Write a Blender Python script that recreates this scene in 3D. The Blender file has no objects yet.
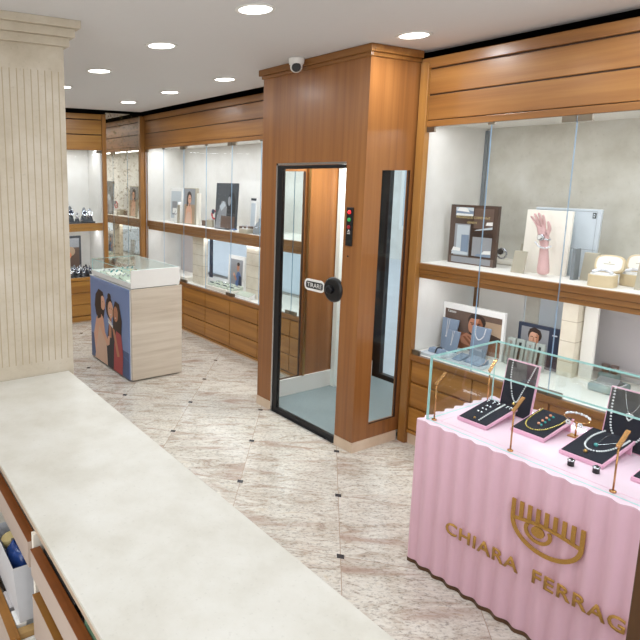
import bpy, bmesh, math, random
from mathutils import Vector, Matrix
random.seed(7)
SC = bpy.context.scene
COL = SC.collection
PI = math.pi

# ------------------------------------------------------------------ materials
def new_mat(name):
    m = bpy.data.materials.new(name); m.use_nodes = True
    nt = m.node_tree
    return m, nt, nt.nodes['Principled BSDF']

def s2l(c):
    return tuple(((v / 12.92) if v <= 0.04045 else ((v + 0.055) / 1.055) ** 2.4) for v in c)

def rgb(r, g, b):
    return s2l((r / 255, g / 255, b / 255)) + (1,)

def plain(name, c, rough=0.5, metal=0.0, spec=0.5, emit=0, var=0.06, scale=30, coat=0):
    """procedural: a faint noise varies the base colour"""
    m, nt, p = new_mat(name)
    c = rgb(*c)
    if var > 0:
        tc = nt.nodes.new('ShaderNodeTexCoord'); n = nt.nodes.new('ShaderNodeTexNoise')
        n.inputs['Scale'].default_value = scale; n.inputs['Detail'].default_value = 3
        nt.links.new(tc.outputs['Object'], n.inputs['Vector'])
        mx = nt.nodes.new('ShaderNodeMix'); mx.data_type = 'RGBA'
        mx.inputs[6].default_value = tuple(v * (1 - var) for v in c[:3]) + (1,)
        mx.inputs[7].default_value = tuple(min(1, v * (1 + var)) for v in c[:3]) + (1,)
        nt.links.new(n.outputs['Fac'], mx.inputs[0]); nt.links.new(mx.outputs[2], p.inputs['Base Color'])
    else:
        p.inputs['Base Color'].default_value = c
    p.inputs['Roughness'].default_value = rough; p.inputs['Metallic'].default_value = metal
    p.inputs['Specular IOR Level'].default_value = spec
    p.inputs['Coat Weight'].default_value = coat
    if emit:
        p.inputs['Emission Color'].default_value = c; p.inputs['Emission Strength'].default_value = emit
    return m

def wood(name, axis, dark, mid, light, rough=0.33, across=16, along=0.7, coat=0.15):
    m, nt, p = new_mat(name)
    tc = nt.nodes.new('ShaderNodeTexCoord'); mp = nt.nodes.new('ShaderNodeMapping')
    sc = [across] * 3; sc[axis] = along
    mp.inputs['Scale'].default_value = sc
    nt.links.new(tc.outputs['Object'], mp.inputs['Vector'])
    n = nt.nodes.new('ShaderNodeTexNoise'); n.inputs['Scale'].default_value = 1.0; n.inputs['Detail'].default_value = 7
    n.inputs['Roughness'].default_value = 0.6; n.inputs['Distortion'].default_value = 0.35
    nt.links.new(mp.outputs[0], n.inputs['Vector'])
    mp2 = nt.nodes.new('ShaderNodeMapping'); sc2 = [2.6] * 3; sc2[axis] = 0.5; mp2.inputs['Scale'].default_value = sc2
    nt.links.new(tc.outputs['Object'], mp2.inputs['Vector'])
    n2 = nt.nodes.new('ShaderNodeTexNoise'); n2.inputs['Scale'].default_value = 1.3; n2.inputs['Detail'].default_value = 3
    nt.links.new(mp2.outputs[0], n2.inputs['Vector'])
    ad = nt.nodes.new('ShaderNodeMath'); ad.operation = 'MULTIPLY_ADD'; ad.inputs[1].default_value = 0.6
    ml = nt.nodes.new('ShaderNodeMath'); ml.operation = 'MULTIPLY'; ml.inputs[1].default_value = 0.4
    nt.links.new(n2.outputs['Fac'], ml.inputs[0])
    nt.links.new(n.outputs['Fac'], ad.inputs[0]); nt.links.new(ml.outputs[0], ad.inputs[2])
    cr = nt.nodes.new('ShaderNodeValToRGB')
    cr.color_ramp.elements[0].position = 0.33; cr.color_ramp.elements[0].color = rgb(*dark)
    cr.color_ramp.elements[1].position = 0.68; cr.color_ramp.elements[1].color = rgb(*light)
    e = cr.color_ramp.elements.new(0.5); e.color = rgb(*mid)
    nt.links.new(ad.outputs[0], cr.inputs[0]); nt.links.new(cr.outputs[0], p.inputs['Base Color'])
    p.inputs['Roughness'].default_value = rough; p.inputs['Coat Weight'].default_value = coat
    p.inputs['Coat Roughness'].default_value = 0.2
    return m

def stone(name, c1, c2, c3, scale=3.0, rough=0.3, spec=0.5, pits=0.0):
    m, nt, p = new_mat(name)
    tc = nt.nodes.new('ShaderNodeTexCoord')
    n = nt.nodes.new('ShaderNodeTexNoise'); n.inputs['Scale'].default_value = scale; n.inputs['Detail'].default_value = 8
    n.inputs['Roughness'].default_value = 0.62
    nt.links.new(tc.outputs['Object'], n.inputs['Vector'])
    cr = nt.nodes.new('ShaderNodeValToRGB')
    cr.color_ramp.elements[0].position = 0.3; cr.color_ramp.elements[0].color = rgb(*c1)
    cr.color_ramp.elements[1].position = 0.7; cr.color_ramp.elements[1].color = rgb(*c3)
    e = cr.color_ramp.elements.new(0.5); e.color = rgb(*c2)
    nt.links.new(n.outputs['Fac'], cr.inputs[0])
    out = cr.outputs[0]
    if pits:
        n2 = nt.nodes.new('ShaderNodeTexNoise'); n2.inputs['Scale'].default_value = scale * 15; n2.inputs['Detail'].default_value = 2
        nt.links.new(tc.outputs['Object'], n2.inputs['Vector'])
        r2 = nt.nodes.new('ShaderNodeValToRGB')
        r2.color_ramp.elements[0].position = 0.62; r2.color_ramp.elements[0].color = (0, 0, 0, 1)
        r2.color_ramp.elements[1].position = 0.78; r2.color_ramp.elements[1].color = (pits, pits, pits, 1)
        nt.links.new(n2.outputs['Fac'], r2.inputs[0])
        mx = nt.nodes.new('ShaderNodeMix'); mx.data_type = 'RGBA'; mx.inputs[7].default_value = rgb(*[v * 0.78 for v in c1])
        nt.links.new(r2.outputs[0], mx.inputs[0]); nt.links.new(out, mx.inputs[6]); out = mx.outputs[2]
    nt.links.new(out, p.inputs['Base Color'])
    p.inputs['Roughness'].default_value = rough; p.inputs['Specular IOR Level'].default_value = spec
    return m

def floor_mat():
    """cream granite with pinkish brown drifts, laid in diagonal square tiles with small dark insets at the corners"""
    m, nt, p = new_mat('granite_tiles')
    N, L = nt.nodes.new, nt.links.new
    tc = N('ShaderNodeTexCoord')
    def math_(op, a, b=None, c=None):
        n = N('ShaderNodeMath'); n.operation = op
        for i, v in enumerate((a, b, c)):
            if v is None: continue
            if isinstance(v, (int, float)): n.inputs[i].default_value = v
            else: L(v, n.inputs[i])
        return n.outputs[0]
    sx = N('ShaderNodeSeparateXYZ'); L(tc.outputs['Object'], sx.inputs[0])
    u = math_('DIVIDE', math_('SUBTRACT', sx.outputs[0], 2.170), 0.870)
    v = math_('DIVIDE', math_('SUBTRACT', sx.outputs[1], 2.977), 0.915)
    s = math_('ADD', u, v); t = math_('SUBTRACT', u, v)
    def edge(q):   # distance to the nearest integer
        return math_('ABSOLUTE', math_('SUBTRACT', q, math_('ROUND', q)))
    es, et = edge(s), edge(t)
    joint = math_('LESS_THAN', math_('MINIMUM', es, et), 0.0028)
    inset = math_('LESS_THAN', math_('MAXIMUM', es, et), 0.030)
    # a random shift per tile
    cell = N('ShaderNodeCombineXYZ'); L(math_('FLOOR', s), cell.inputs[0]); L(math_('FLOOR', t), cell.inputs[1])
    wn = N('ShaderNodeTexWhiteNoise'); wn.noise_dimensions = '3D'; L(cell.outputs[0], wn.inputs['Vector'])
    sh = N('ShaderNodeVectorMath'); sh.operation = 'SCALE'; sh.inputs['Scale'].default_value = 3.0; L(wn.outputs['Color'], sh.inputs[0])
    rot = N('ShaderNodeMapping'); rot.inputs['Rotation'].default_value = (0, 0, math.radians(33)); L(tc.outputs['Object'], rot.inputs['Vector'])
    av = N('ShaderNodeVectorMath'); av.operation = 'ADD'; L(rot.outputs[0], av.inputs[0]); L(sh.outputs[0], av.inputs[1])
    mp = N('ShaderNodeMapping'); mp.inputs['Scale'].default_value = (3.4, 11.0, 3); L(av.outputs[0], mp.inputs['Vector'])
    n1 = N('ShaderNodeTexNoise'); n1.inputs['Scale'].default_value = 1.0; n1.inputs['Detail'].default_value = 8; n1.inputs['Roughness'].default_value = 0.75; n1.inputs['Distortion'].default_value = 1.3
    L(mp.outputs[0], n1.inputs['Vector'])
    c1 = N('ShaderNodeValToRGB'); el = c1.color_ramp.elements
    el[0].position = 0.27; el[0].color = rgb(146, 126, 112); el[1].position = 0.74; el[1].color = rgb(200, 190, 172)
    for pos, c in ((0.36, (180, 164, 150)), (0.44, (196, 187, 174)), (0.55, (218, 214, 205)), (0.66, (205, 194, 176))):
        e = el.new(pos); e.color = rgb(*c)
    L(n1.outputs['Fac'], c1.inputs[0])
    mp2 = N('ShaderNodeMapping'); mp2.inputs['Scale'].default_value = (46, 84, 40); L(av.outputs[0], mp2.inputs['Vector'])
    n2 = N('ShaderNodeTexNoise'); n2.inputs['Scale'].default_value = 1.0; n2.inputs['Detail'].default_value = 5; n2.inputs['Roughness'].default_value = 0.7
    L(mp2.outputs[0], n2.inputs['Vector'])
    c2 = N('ShaderNodeValToRGB'); c2.color_ramp.elements[0].position = 0.34; c2.color_ramp.elements[0].color = (0.40, 0.385, 0.37, 1)
    c2.color_ramp.elements[1].position = 0.50; c2.color_ramp.elements[1].color = (1, 1, 1, 1)
    L(n2.outputs['Fac'], c2.inputs[0])
    mu = N('ShaderNodeMix'); mu.data_type = 'RGBA'; mu.blend_type = 'MULTIPLY'; mu.inputs[0].default_value = 0.8
    L(c1.outputs[0], mu.inputs[6]); L(c2.outputs[0], mu.inputs[7])
    # reddish brown veins
    mp3 = N('ShaderNodeMapping'); mp3.inputs['Scale'].default_value = (0.9, 4.2, 1); L(av.outputs[0], mp3.inputs['Vector'])
    n3 = N('ShaderNodeTexNoise'); n3.inputs['Scale'].default_value = 1.6; n3.inputs['Detail'].default_value = 6; n3.inputs['Distortion'].default_value = 0.8
    L(mp3.outputs[0], n3.inputs['Vector'])
    c3 = N('ShaderNodeValToRGB'); c3.color_ramp.elements[0].position = 0.54; c3.color_ramp.elements[0].color = (0, 0, 0, 1)
    c3.color_ramp.elements[1].position = 0.72; c3.color_ramp.elements[1].color = (0.62, 0.62, 0.62, 1)
    L(n3.outputs['Fac'], c3.inputs[0])
    mv = N('ShaderNodeMix'); mv.data_type = 'RGBA'; mv.inputs[7].default_value = rgb(160, 128, 112)
    L(c3.outputs[0], mv.inputs[0]); L(mu.outputs[2], mv.inputs[6])
    m1 = N('ShaderNodeMix'); m1.data_type = 'RGBA'; m1.inputs[7].default_value = rgb(165, 145, 128)
    L(joint, m1.inputs[0]); L(mv.outputs[2], m1.inputs[6])
    m2 = N('ShaderNodeMix'); m2.data_type = 'RGBA'; m2.inputs[7].default_value = rgb(62, 62, 66)
    L(inset, m2.inputs[0]); L(m1.outputs[2], m2.inputs[6])
    L(m2.outputs[2], p.inputs['Base Color'])
    p.inputs['Roughness'].default_value = 0.17
    return m

def glass_mat(name, tint=(0.96, 0.985, 0.98), refl=0.9, ior=1.45):
    m = bpy.data.materials.new(name); m.use_nodes = True
    nt = m.node_tree; nt.nodes.clear()
    o = nt.nodes.new('ShaderNodeOutputMaterial'); mx = nt.nodes.new('ShaderNodeMixShader')
    tr = nt.nodes.new('ShaderNodeBsdfTransparent'); tr.inputs[0].default_value = tint + (1,)
    gl = nt.nodes.new('ShaderNodeBsdfGlossy'); gl.inputs['Roughness'].default_value = 0.0
    fr = nt.nodes.new('ShaderNodeFresnel'); fr.inputs[0].default_value = ior
    mu = nt.nodes.new('ShaderNodeMath'); mu.operation = 'MULTIPLY'; mu.inputs[1].default_value = refl
    ge = nt.nodes.new('ShaderNodeNewGeometry'); iv = nt.nodes.new('ShaderNodeMath'); iv.operation = 'SUBTRACT'; iv.inputs[0].default_value = 1.0
    m3 = nt.nodes.new('ShaderNodeMath'); m3.operation = 'MULTIPLY'      # the pane reflects at its outer faces only
    nt.links.new(ge.outputs['Backfacing'], iv.inputs[1]); nt.links.new(iv.outputs[0], m3.inputs[1])
    nt.links.new(fr.outputs[0], mu.inputs[0]); nt.links.new(mu.outputs[0], m3.inputs[0]); nt.links.new(m3.outputs[0], mx.inputs[0])
    nt.links.new(tr.outputs[0], mx.inputs[1]); nt.links.new(gl.outputs[0], mx.inputs[2])
    nt.links.new(mx.outputs[0], o.inputs[0])
    return m

def mirror_mat():
    m, nt, p = new_mat('foxed_mirror')
    tc = nt.nodes.new('ShaderNodeTexCoord')
    n = nt.nodes.new('ShaderNodeTexNoise'); n.inputs['Scale'].default_value = 26; n.inputs['Detail'].default_value = 6; n.inputs['Roughness'].default_value = 0.7
    nt.links.new(tc.outputs['Object'], n.inputs['Vector'])
    cr = nt.nodes.new('ShaderNodeValToRGB'); cr.color_ramp.elements[0].position = 0.53; cr.color_ramp.elements[0].color = (0, 0, 0, 1)
    cr.color_ramp.elements[1].position = 0.68; cr.color_ramp.elements[1].color = (0.7, 0.7, 0.7, 1)
    nt.links.new(n.outputs['Fac'], cr.inputs[0])
    p.inputs['Metallic'].default_value = 1; p.inputs['Roughness'].default_value = 0.02
    p.inputs['Base Color'].default_value = (0.72, 0.68, 0.6, 1)
    d = nt.nodes.new('ShaderNodeBsdfDiffuse'); d.inputs[0].default_value = rgb(150, 130, 92)
    mx = nt.nodes.new('ShaderNodeMixShader')
    nt.links.new(cr.outputs[0], mx.inputs[0]); nt.links.new(p.outputs[0], mx.inputs[1]); nt.links.new(d.outputs[0], mx.inputs[2])
    nt.links.new(mx.outputs[0], nt.nodes['Material Output'].inputs[0])
    return m

def column_mat():
    """cream stone with fine vertical flutes fading out above and below"""
    return stone('column_stone', (180, 168, 148), (194, 183, 164), (204, 195, 180), 4.0, 0.45, pits=0.25)

def velvet(name, c):
    m = plain(name, c, 0.9, var=0.15, scale=80)
    m.node_tree.nodes['Principled BSDF'].inputs['Sheen Weight'].default_value = 0.0
    return m

M = {}
M['wood_v'] = wood('walnut_veneer_upright', 2, (124, 78, 42), (145, 94, 50), (164, 110, 61), 0.30, 22, 0.5)
M['wood_y'] = wood('cherry_wood_lengthways', 1, (116, 73, 34), (143, 95, 46), (166, 116, 61), 0.36)
M['wood_x'] = wood('cherry_wood_crossways', 0, (136, 88, 38), (168, 119, 54), (188, 140, 70), 0.36)
M['wood_post'] = wood('cherry_wood_post', 2, (126, 82, 36), (154, 106, 50), (176, 126, 64), 0.36)
M['wood_drawer'] = wood('cherry_wood_drawer', 1, (134, 86, 36), (166, 113, 50), (188, 135, 66), 0.34)
M['wood_dark'] = plain('wood_shadow_gap', (58, 34, 18), 0.6)
M['wood_near'] = wood('dark_wood_upright', 2, (70, 44, 22), (88, 58, 30), (104, 72, 40), 0.5)
M['oak'] = wood('pale_oak_laminate', 0, (192, 178, 160), (210, 198, 182), (222, 212, 198), 0.5, 24, 1.4, 0)
M['orange_wood'] = plain('orange_plywood', (128, 70, 24), 0.5, var=0.2, scale=20)
M['drawer_pink'] = plain('pinkish_laminate', (186, 168, 156), 0.45, var=0.03)
M['floor'] = floor_mat()
M['counter_top'] = stone('cream_marble', (196, 192, 181), (206, 203, 194), (213, 211, 204), 5.0, 0.40, 0.4, pits=0.22)
M['counter_edge'] = plain('beige_edge', (190, 168, 146), 0.4, var=0.04)
M['column'] = column_mat()
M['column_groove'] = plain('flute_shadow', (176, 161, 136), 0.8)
M['plinth'] = stone('pinkish_plinth', (212, 188, 162), (222, 200, 176), (230, 212, 192), 6, 0.35)
M['beige_stone'] = stone('beige_stone_wall', (186, 181, 167), (203, 199, 187), (215, 212, 203), 3.4, 0.6, pits=0.25)
M['pale_stone'] = stone('pale_cream_wall', (212, 209, 203), (224, 221, 215), (232, 230, 226), 2.2, 0.7)
M['pillar_stone'] = stone('cream_stone_blocks', (214, 204, 184), (226, 217, 198), (234, 227, 212), 5, 0.6)
M['pillar_joint'] = plain('stone_joint', (178, 164, 142), 0.8)
M['white'] = plain('white_paint', (236, 235, 232), 0.5, var=0.02)
M['ceiling'] = plain('ceiling_paint', (218, 217, 218), 0.75, var=0.015)
M['wall'] = plain('wall_paint', (216, 208, 196), 0.7, var=0.03)
M['case_white'] = plain('white_display_board', (236, 233, 226), 0.55, var=0.02)
M['dark'] = plain('dark_gap', (24, 22, 22), 0.8)
M['black'] = plain('black_plastic', (22, 22, 24), 0.35)
M['black_metal'] = plain('black_metal', (34, 34, 36), 0.35, 0.4)
M['chrome'] = plain('polished_steel', (205, 206, 208), 0.22, 1.0)
M['steel'] = plain('bronze_steel', (128, 118, 104), 0.35, 0.9)
M['gold'] = plain('brushed_gold', (196, 152, 92), 0.3, 1.0)
M['gold_letter'] = plain('gold_flake', (186, 142, 70), 0.38, 0.35, var=0.35, scale=160)
M['brass_lamp'] = plain('rose_brass', (204, 150, 98), 0.25, 0.9)
M['pink'] = plain('pink_lacquer', (234, 194, 212), 0.42, var=0.02)
M['pink_top'] = plain('pale_pink_top', (240, 212, 226), 0.25, var=0.015)
M['pink_trim'] = plain('pink_card', (236, 178, 204), 0.5, var=0.02)
M['navy'] = velvet('navy_velvet', (18, 22, 38))
M['glass'] = glass_mat('clear_glass')
M['glass_front'] = glass_mat('shop_glass', (0.975, 0.985, 0.99), 0.55)
M['glass_edge'] = plain('aqua_glass_edge', (178, 222, 220), 0.15, var=0.02)
M['glass_edge_blue'] = plain('blue_glass_edge', (150, 180, 205), 0.2, var=0.02)
M['mirror'] = mirror_mat()
M['lamp_glow'] = plain('lamp_glow', (255, 250, 244), 0.5, emit=9, var=0)
M['frame_white'] = plain('mint_white_paint', (244, 250, 246), 0.4, var=0.01)
M['led'] = plain('led_glow', (255, 250, 252), 0.5, emit=5, var=0)
M['red_led'] = plain('red_led', (235, 40, 50), 0.4, emit=1.2, var=0)
M['dark_red_led'] = plain('dull_red_led', (150, 30, 40), 0.4, emit=0.3, var=0)
M['green_led'] = plain('green_led', (50, 150, 80), 0.4, emit=0.5, var=0)
M['rubber'] = plain('grey_rubber_floor', (132, 146, 150), 0.55, var=0.2, scale=120)
M['pearl'] = plain('pearl_and_crystal', (232, 232, 236), 0.18, 0.25, var=0.1, scale=300)
M['silver'] = plain('silver', (214, 216, 222), 0.2, 0.95)
M['goldbead'] = plain('gold_beads', (222, 200, 120), 0.25, 0.8, var=0.2, scale=300)
M['teal_gem'] = plain('teal_gem', (60, 150, 150), 0.1)
M['coral_gem'] = plain('coral_gem', (226, 150, 120), 0.2)
M['hand_pink'] = plain('pink_flocked_hand', (212, 172, 170), 0.6, var=0.05)
M['beige_box'] = plain('beige_leatherette', (212, 192, 156), 0.5, var=0.05)
M['cream'] = plain('cream_card', (238, 232, 220), 0.6, var=0.02)
M['tan_card'] = plain('taupe_card', (176, 168, 150), 0.5, var=0.05)
M['brown_card'] = plain('dark_brown_acrylic', (84, 68, 60), 0.25, var=0.06)
M['brown_print'] = plain('brown_print', (104, 84, 74), 0.35)
M['blue_grey'] = plain('blue_grey_suede', (128, 144, 164), 0.75, var=0.06)
M['pale_grey'] = plain('pale_grey_card', (196, 204, 210), 0.5, var=0.03)
M['mid_grey'] = plain('grey_suede', (128, 134, 138), 0.7)
M['grey_green'] = plain('grey_green_cushion', (158, 166, 160), 0.7)
M['teal_grey'] = plain('teal_grey_suede', (124, 148, 148), 0.7)
M['white_plastic'] = plain('milky_plastic', (210, 212, 218), 0.35, var=0.06)
M['navy_print'] = plain('navy_print', (44, 54, 76), 0.4)
M['sky_print'] = plain('sky_print', (122, 144, 192), 0.4, var=0.1, scale=3)
M['sea_print'] = plain('sea_print', (70, 92, 138), 0.4)
M['skin_a'] = plain('printed_skin', (226, 174, 146), 0.5)
M['skin_b'] = plain('printed_skin_shade', (192, 132, 102), 0.5)
M['skin_dark'] = plain('printed_tanned_skin', (146, 90, 60), 0.5)
M['hair'] = plain('printed_hair', (54, 36, 30), 0.5)
M['red_cloth'] = plain('printed_red_cloth', (176, 74, 76), 0.5)
M['nude_cloth'] = plain('printed_nude_cloth', (222, 186, 164), 0.5)
M['black_cloth'] = plain('printed_black_cloth', (46, 42, 52), 0.5)
M['grey_print'] = plain('grey_print', (150, 152, 156), 0.5)
M['dark_print'] = plain('charcoal_print', (66, 70, 76), 0.3)
M['blue_print'] = plain('blue_print', (84, 112, 160), 0.5)
M['tan_print'] = plain('tan_print', (176, 150, 124), 0.5)
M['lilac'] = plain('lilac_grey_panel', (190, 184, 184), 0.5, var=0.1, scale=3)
M['green_pad'] = plain('sage_pad', (188, 196, 180), 0.7)
M['red_watch'] = plain('red_strap', (190, 50, 60), 0.5)
M['blue_plastic'] = plain('glossy_blue_wrap', (34, 62, 120), 0.2, var=0.4, scale=25)
M['paper_gold'] = plain('gold_paper', (206, 186, 130), 0.4)
M['cardboard'] = plain('cardboard', (186, 150, 96), 0.7)
M['pavement'] = plain('pavement', (206, 208, 212), 0.8, var=0.1, scale=4)
M['orange_print'] = plain('orange_print', (222, 132, 88), 0.5)
M['pcb_green'] = plain('green_card', (84, 116, 92), 0.5, var=0.3, scale=40)

# ------------------------------------------------------------------ geometry helpers
ORG = {}
def O_(p): return ORG.get(p.name, Vector((0, 0, 0))) if p else Vector((0, 0, 0))

class MB:
    def __init__(s): s.bm = bmesh.new()
    def face(s, pts, m=0):
        f = s.bm.faces.new([s.bm.verts.new(p) for p in pts]); f.material_index = m; return f
    def box(s, x0, x1, y0, y1, z0, z1, m=0, edge=None):
        if x0 > x1: x0, x1 = x1, x0
        if y0 > y1: y0, y1 = y1, y0
        if z0 > z1: z0, z1 = z1, z0
        v = [s.bm.verts.new(p) for p in ((x0, y0, z0), (x1, y0, z0), (x1, y1, z0), (x0, y1, z0), (x0, y0, z1), (x1, y0, z1), (x1, y1, z1), (x0, y1, z1))]
        q = ((3, 2, 1, 0), (4, 5, 6, 7), (0, 1, 5, 4), (1, 2, 6, 5), (2, 3, 7, 6), (3, 0, 4, 7))
        dims = (x1 - x0, y1 - y0, z1 - z0); thin = dims.index(min(dims))
        ax = (2, 2, 1, 0, 1, 0)
        for i, f in enumerate(q):
            ff = s.bm.faces.new([v[j] for j in f]); ff.material_index = m
            if edge is not None and ax[i] != thin: ff.material_index = edge
        return s
    def hexa(s, bot, top, m=0):
        """two rings of points joined into a solid"""
        n = len(bot)
        a = [s.bm.verts.new(p) for p in bot]; b = [s.bm.verts.new(p) for p in top]
        fs = [s.bm.faces.new(a[::-1]), s.bm.faces.new(b)]
        for i in range(n): fs.append(s.bm.faces.new((a[i], a[(i + 1) % n], b[(i + 1) % n], b[i])))
        for f in fs: f.material_index = m
        return s
    def prism(s, pts, vec, m=0):
        vec = Vector(vec); return s.hexa(pts, [tuple(Vector(p) + vec) for p in pts], m)
    def ring(s, c, t, r, seg, up=None):
        t = Vector(t).normalized(); up = up or (Vector((0, 0, 1)) if abs(t.z) < 0.9 else Vector((1, 0, 0)))
        a = t.cross(up).normalized(); b = a.cross(t)
        return [s.bm.verts.new(Vector(c) + (a * math.cos(2 * PI * i / seg) + b * math.sin(2 * PI * i / seg)) * r) for i in range(seg)]
    def skin(s, rings, m=0, closed=False, caps=True):
        n = len(rings[0]); k = len(rings)
        for j in range(k if closed else k - 1):
            A, B = rings[j], rings[(j + 1) % k]
            for i in range(n):
                f = s.bm.faces.new((A[i], A[(i + 1) % n], B[(i + 1) % n], B[i])); f.material_index = m; f.smooth = True
        if caps and not closed:
            for f in (s.bm.faces.new(rings[0][::-1]), s.bm.faces.new(rings[-1])): f.material_index = m
    def cyl(s, p0, p1, r0, r1=None, seg=16, m=0):
        t = Vector(p1) - Vector(p0)
        s.skin([s.ring(p0, t, r0, seg), s.ring(p1, t, r0 if r1 is None else r1, seg)], m); return s
    def tube(s, path, r, seg=8, closed=False, m=0):
        P = [Vector(p) for p in path]; n = len(P); rings = []
        for i in range(n):
            if closed: t = P[(i + 1) % n] - P[i - 1]
            else: t = P[min(i + 1, n - 1)] - P[max(i - 1, 0)]
            rr = r[i] if isinstance(r, (list, tuple)) else r
            rings.append(s.ring(P[i], t, rr, seg))
        s.skin(rings, m, closed); return s
    def ball(s, c, r, m=0, u=10, v=6, rz=None):
        c = Vector(c); rz = rz or r; rings = []
        for j in range(1, v):
            a = -PI / 2 + PI * j / v
            rings.append([s.bm.verts.new(c + Vector((r * math.cos(a) * math.cos(2 * PI * i / u), r * math.cos(a) * math.sin(2 * PI * i / u), rz * math.sin(a)))) for i in range(u)])
        s.skin(rings, m, caps=True); return s
    def lathe(s, c, prof, seg=24, m=0):
        """profile (r, z) turned about the vertical through c"""
        c = Vector(c)
        rings = [[s.bm.verts.new(c + Vector((r * math.cos(2 * PI * i / seg), r * math.sin(2 * PI * i / seg), z))) for i in range(seg)] for r, z in prof]
        s.skin(rings, m); return s
    def xform(s, mat):
        bmesh.ops.transform(s.bm, matrix=mat, verts=s.bm.verts); return s
    def build(s, name, mats, parent=None, bevel=0.0, smooth=False):
        if not isinstance(mats, (list, tuple)): mats = [mats]
        bmesh.ops.recalc_face_normals(s.bm, faces=s.bm.faces)
        me = bpy.data.meshes.new(name)
        off = O_(parent)
        if off.length: bmesh.ops.translate(s.bm, verts=s.bm.verts, vec=-off)
        if smooth:
            for f in s.bm.faces: f.smooth = True
        s.bm.to_mesh(me); s.bm.free()
        for m in mats: me.materials.append(m)
        o = bpy.data.objects.new(name, me); COL.objects.link(o)
        if parent: o.parent = parent
        ORG[o.name] = off
        if bevel:
            b = o.modifiers.new('bevel', 'BEVEL'); b.width = bevel; b.segments = 2; b.limit_method = 'ANGLE'; b.angle_limit = 0.6
        return o

def box(name, mat, parent, *a, bevel=0.0, edge=None, **k):
    return MB().box(*a, edge=(1 if edge else None)).build(name, [mat, edge] if edge else mat, parent, bevel)

def thing(name, label, cat, loc=(0, 0, 0), group=None):
    o = bpy.data.objects.new(name, None); COL.objects.link(o); o.empty_display_size = 0.05
    o.location = loc; o['label'] = label; o['category'] = cat
    if group: o['group'] = group
    ORG[o.name] = Vector(loc)
    return o

def tag(o, label, cat, group=None):
    o['label'] = label; o['category'] = cat
    if group: o['group'] = group
    return o

def struct(o):
    o['kind'] = 'structure'; return o

def copy_tree(o, parent=None):
    c = o.copy(); COL.objects.link(c)
    if parent: c.parent = parent
    ORG[c.name] = ORG.get(o.name, Vector())
    for ch in list(o.children):
        copy_tree(ch, c)
    return c

def place(root, loc, rz=0.0, label=None, group=None):
    root.location = loc; root.rotation_euler = (0, 0, rz)
    if label: root['label'] = label
    if group: root['group'] = group
    return root

def ell(cx, cy, rx, ry, n=18, a0=0, a1=2 * PI):
    return [(cx + rx * math.cos(a0 + (a1 - a0) * i / n), cy + ry * math.sin(a0 + (a1 - a0) * i / n)) for i in range(n if abs(a1 - a0 - 2 * PI) < 1e-6 else n + 1)]
def rect(x0, y0, x1, y1): return [(x0, y0), (x1, y0), (x1, y1), (x0, y1)]

def picture(name, parent, O, U, V, shapes, step=0.0005):
    """flat printed shapes laid on a board: O lower-left corner, U and V full width and height; shapes = [(material, 0..1 points)]"""
    O, U, V = Vector(O), Vector(U), Vector(V); N = U.cross(V).normalized()
    b = MB(); mats = []
    for i, (m, pts) in enumerate(shapes):
        if m not in mats: mats.append(m)
        q = [O + U * x + V * y + N * step * (i + 1) for x, y in pts]
        b.face(q, mats.index(m))
    return b.build(name, [M[m] for m in mats], parent)

def text(name, body, parent, O, U, V, w, h, mat, ext=0.0004, bold=0.0):
    """lettering: lower-left corner O, unit axes U and V, fitted to w x h"""
    cu = bpy.data.curves.new('lettering', 'FONT'); cu.body = body; cu.resolution_u = 3; cu.offset = bold; cu.space_character = 1.12 if bold else 1.0
    ob = bpy.data.objects.new('lettering', cu); COL.objects.link(ob)
    dg = bpy.context.evaluated_depsgraph_get()
    me = bpy.data.meshes.new_from_object(ob.evaluated_get(dg))
    bpy.data.objects.remove(ob); bpy.data.curves.remove(cu)
    bm = bmesh.new(); bm.from_mesh(me); bpy.data.meshes.remove(me)
    xs = [v.co.x for v in bm.verts]; ys = [v.co.y for v in bm.verts]
    x0, x1, y0, y1 = min(xs), max(xs), min(ys), max(ys)
    for v in bm.verts:
        v.co.x = (v.co.x - x0) / (x1 - x0) * w; v.co.y = (v.co.y - y0) / (y1 - y0) * h; v.co.z = 0
    bmesh.ops.remove_doubles(bm, verts=bm.verts, dist=1e-6)
    r = bmesh.ops.extrude_face_region(bm, geom=bm.faces[:])
    for v in [g for g in r['geom'] if isinstance(g, bmesh.types.BMVert)]: v.co.z += ext
    U, V = Vector(U), Vector(V); N = U.cross(V); O = Vector(O)
    for v in bm.verts:
        c = v.co.copy(); v.co = O + U * c.x + V * c.y + N * c.z
    b = MB(); b.bm.free(); b.bm = bm
    return b.build(name, mat, parent)

def bent(pts, n=6):
    """Catmull-Rom through points"""
    P = [Vector(p) for p in pts]; P = [P[0] * 2 - P[1]] + P + [P[-1] * 2 - P[-2]]; out = []
    for i in range(1, len(P) - 2):
        for k in range(n):
            t = k / n
            out.append(0.5 * (2 * P[i] + (P[i + 1] - P[i - 1]) * t + (2 * P[i - 1] - 5 * P[i] + 4 * P[i + 1] - P[i + 2]) * t * t + (3 * P[i] - P[i - 1] - 3 * P[i + 1] + P[i + 2]) * t ** 3))
    out.append(P[-2]); return out

mX, pY, mY, pZ = Vector((-1, 0, 0)), Vector((0, 1, 0)), Vector((0, -1, 0)), Vector((0, 0, 1))
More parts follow.
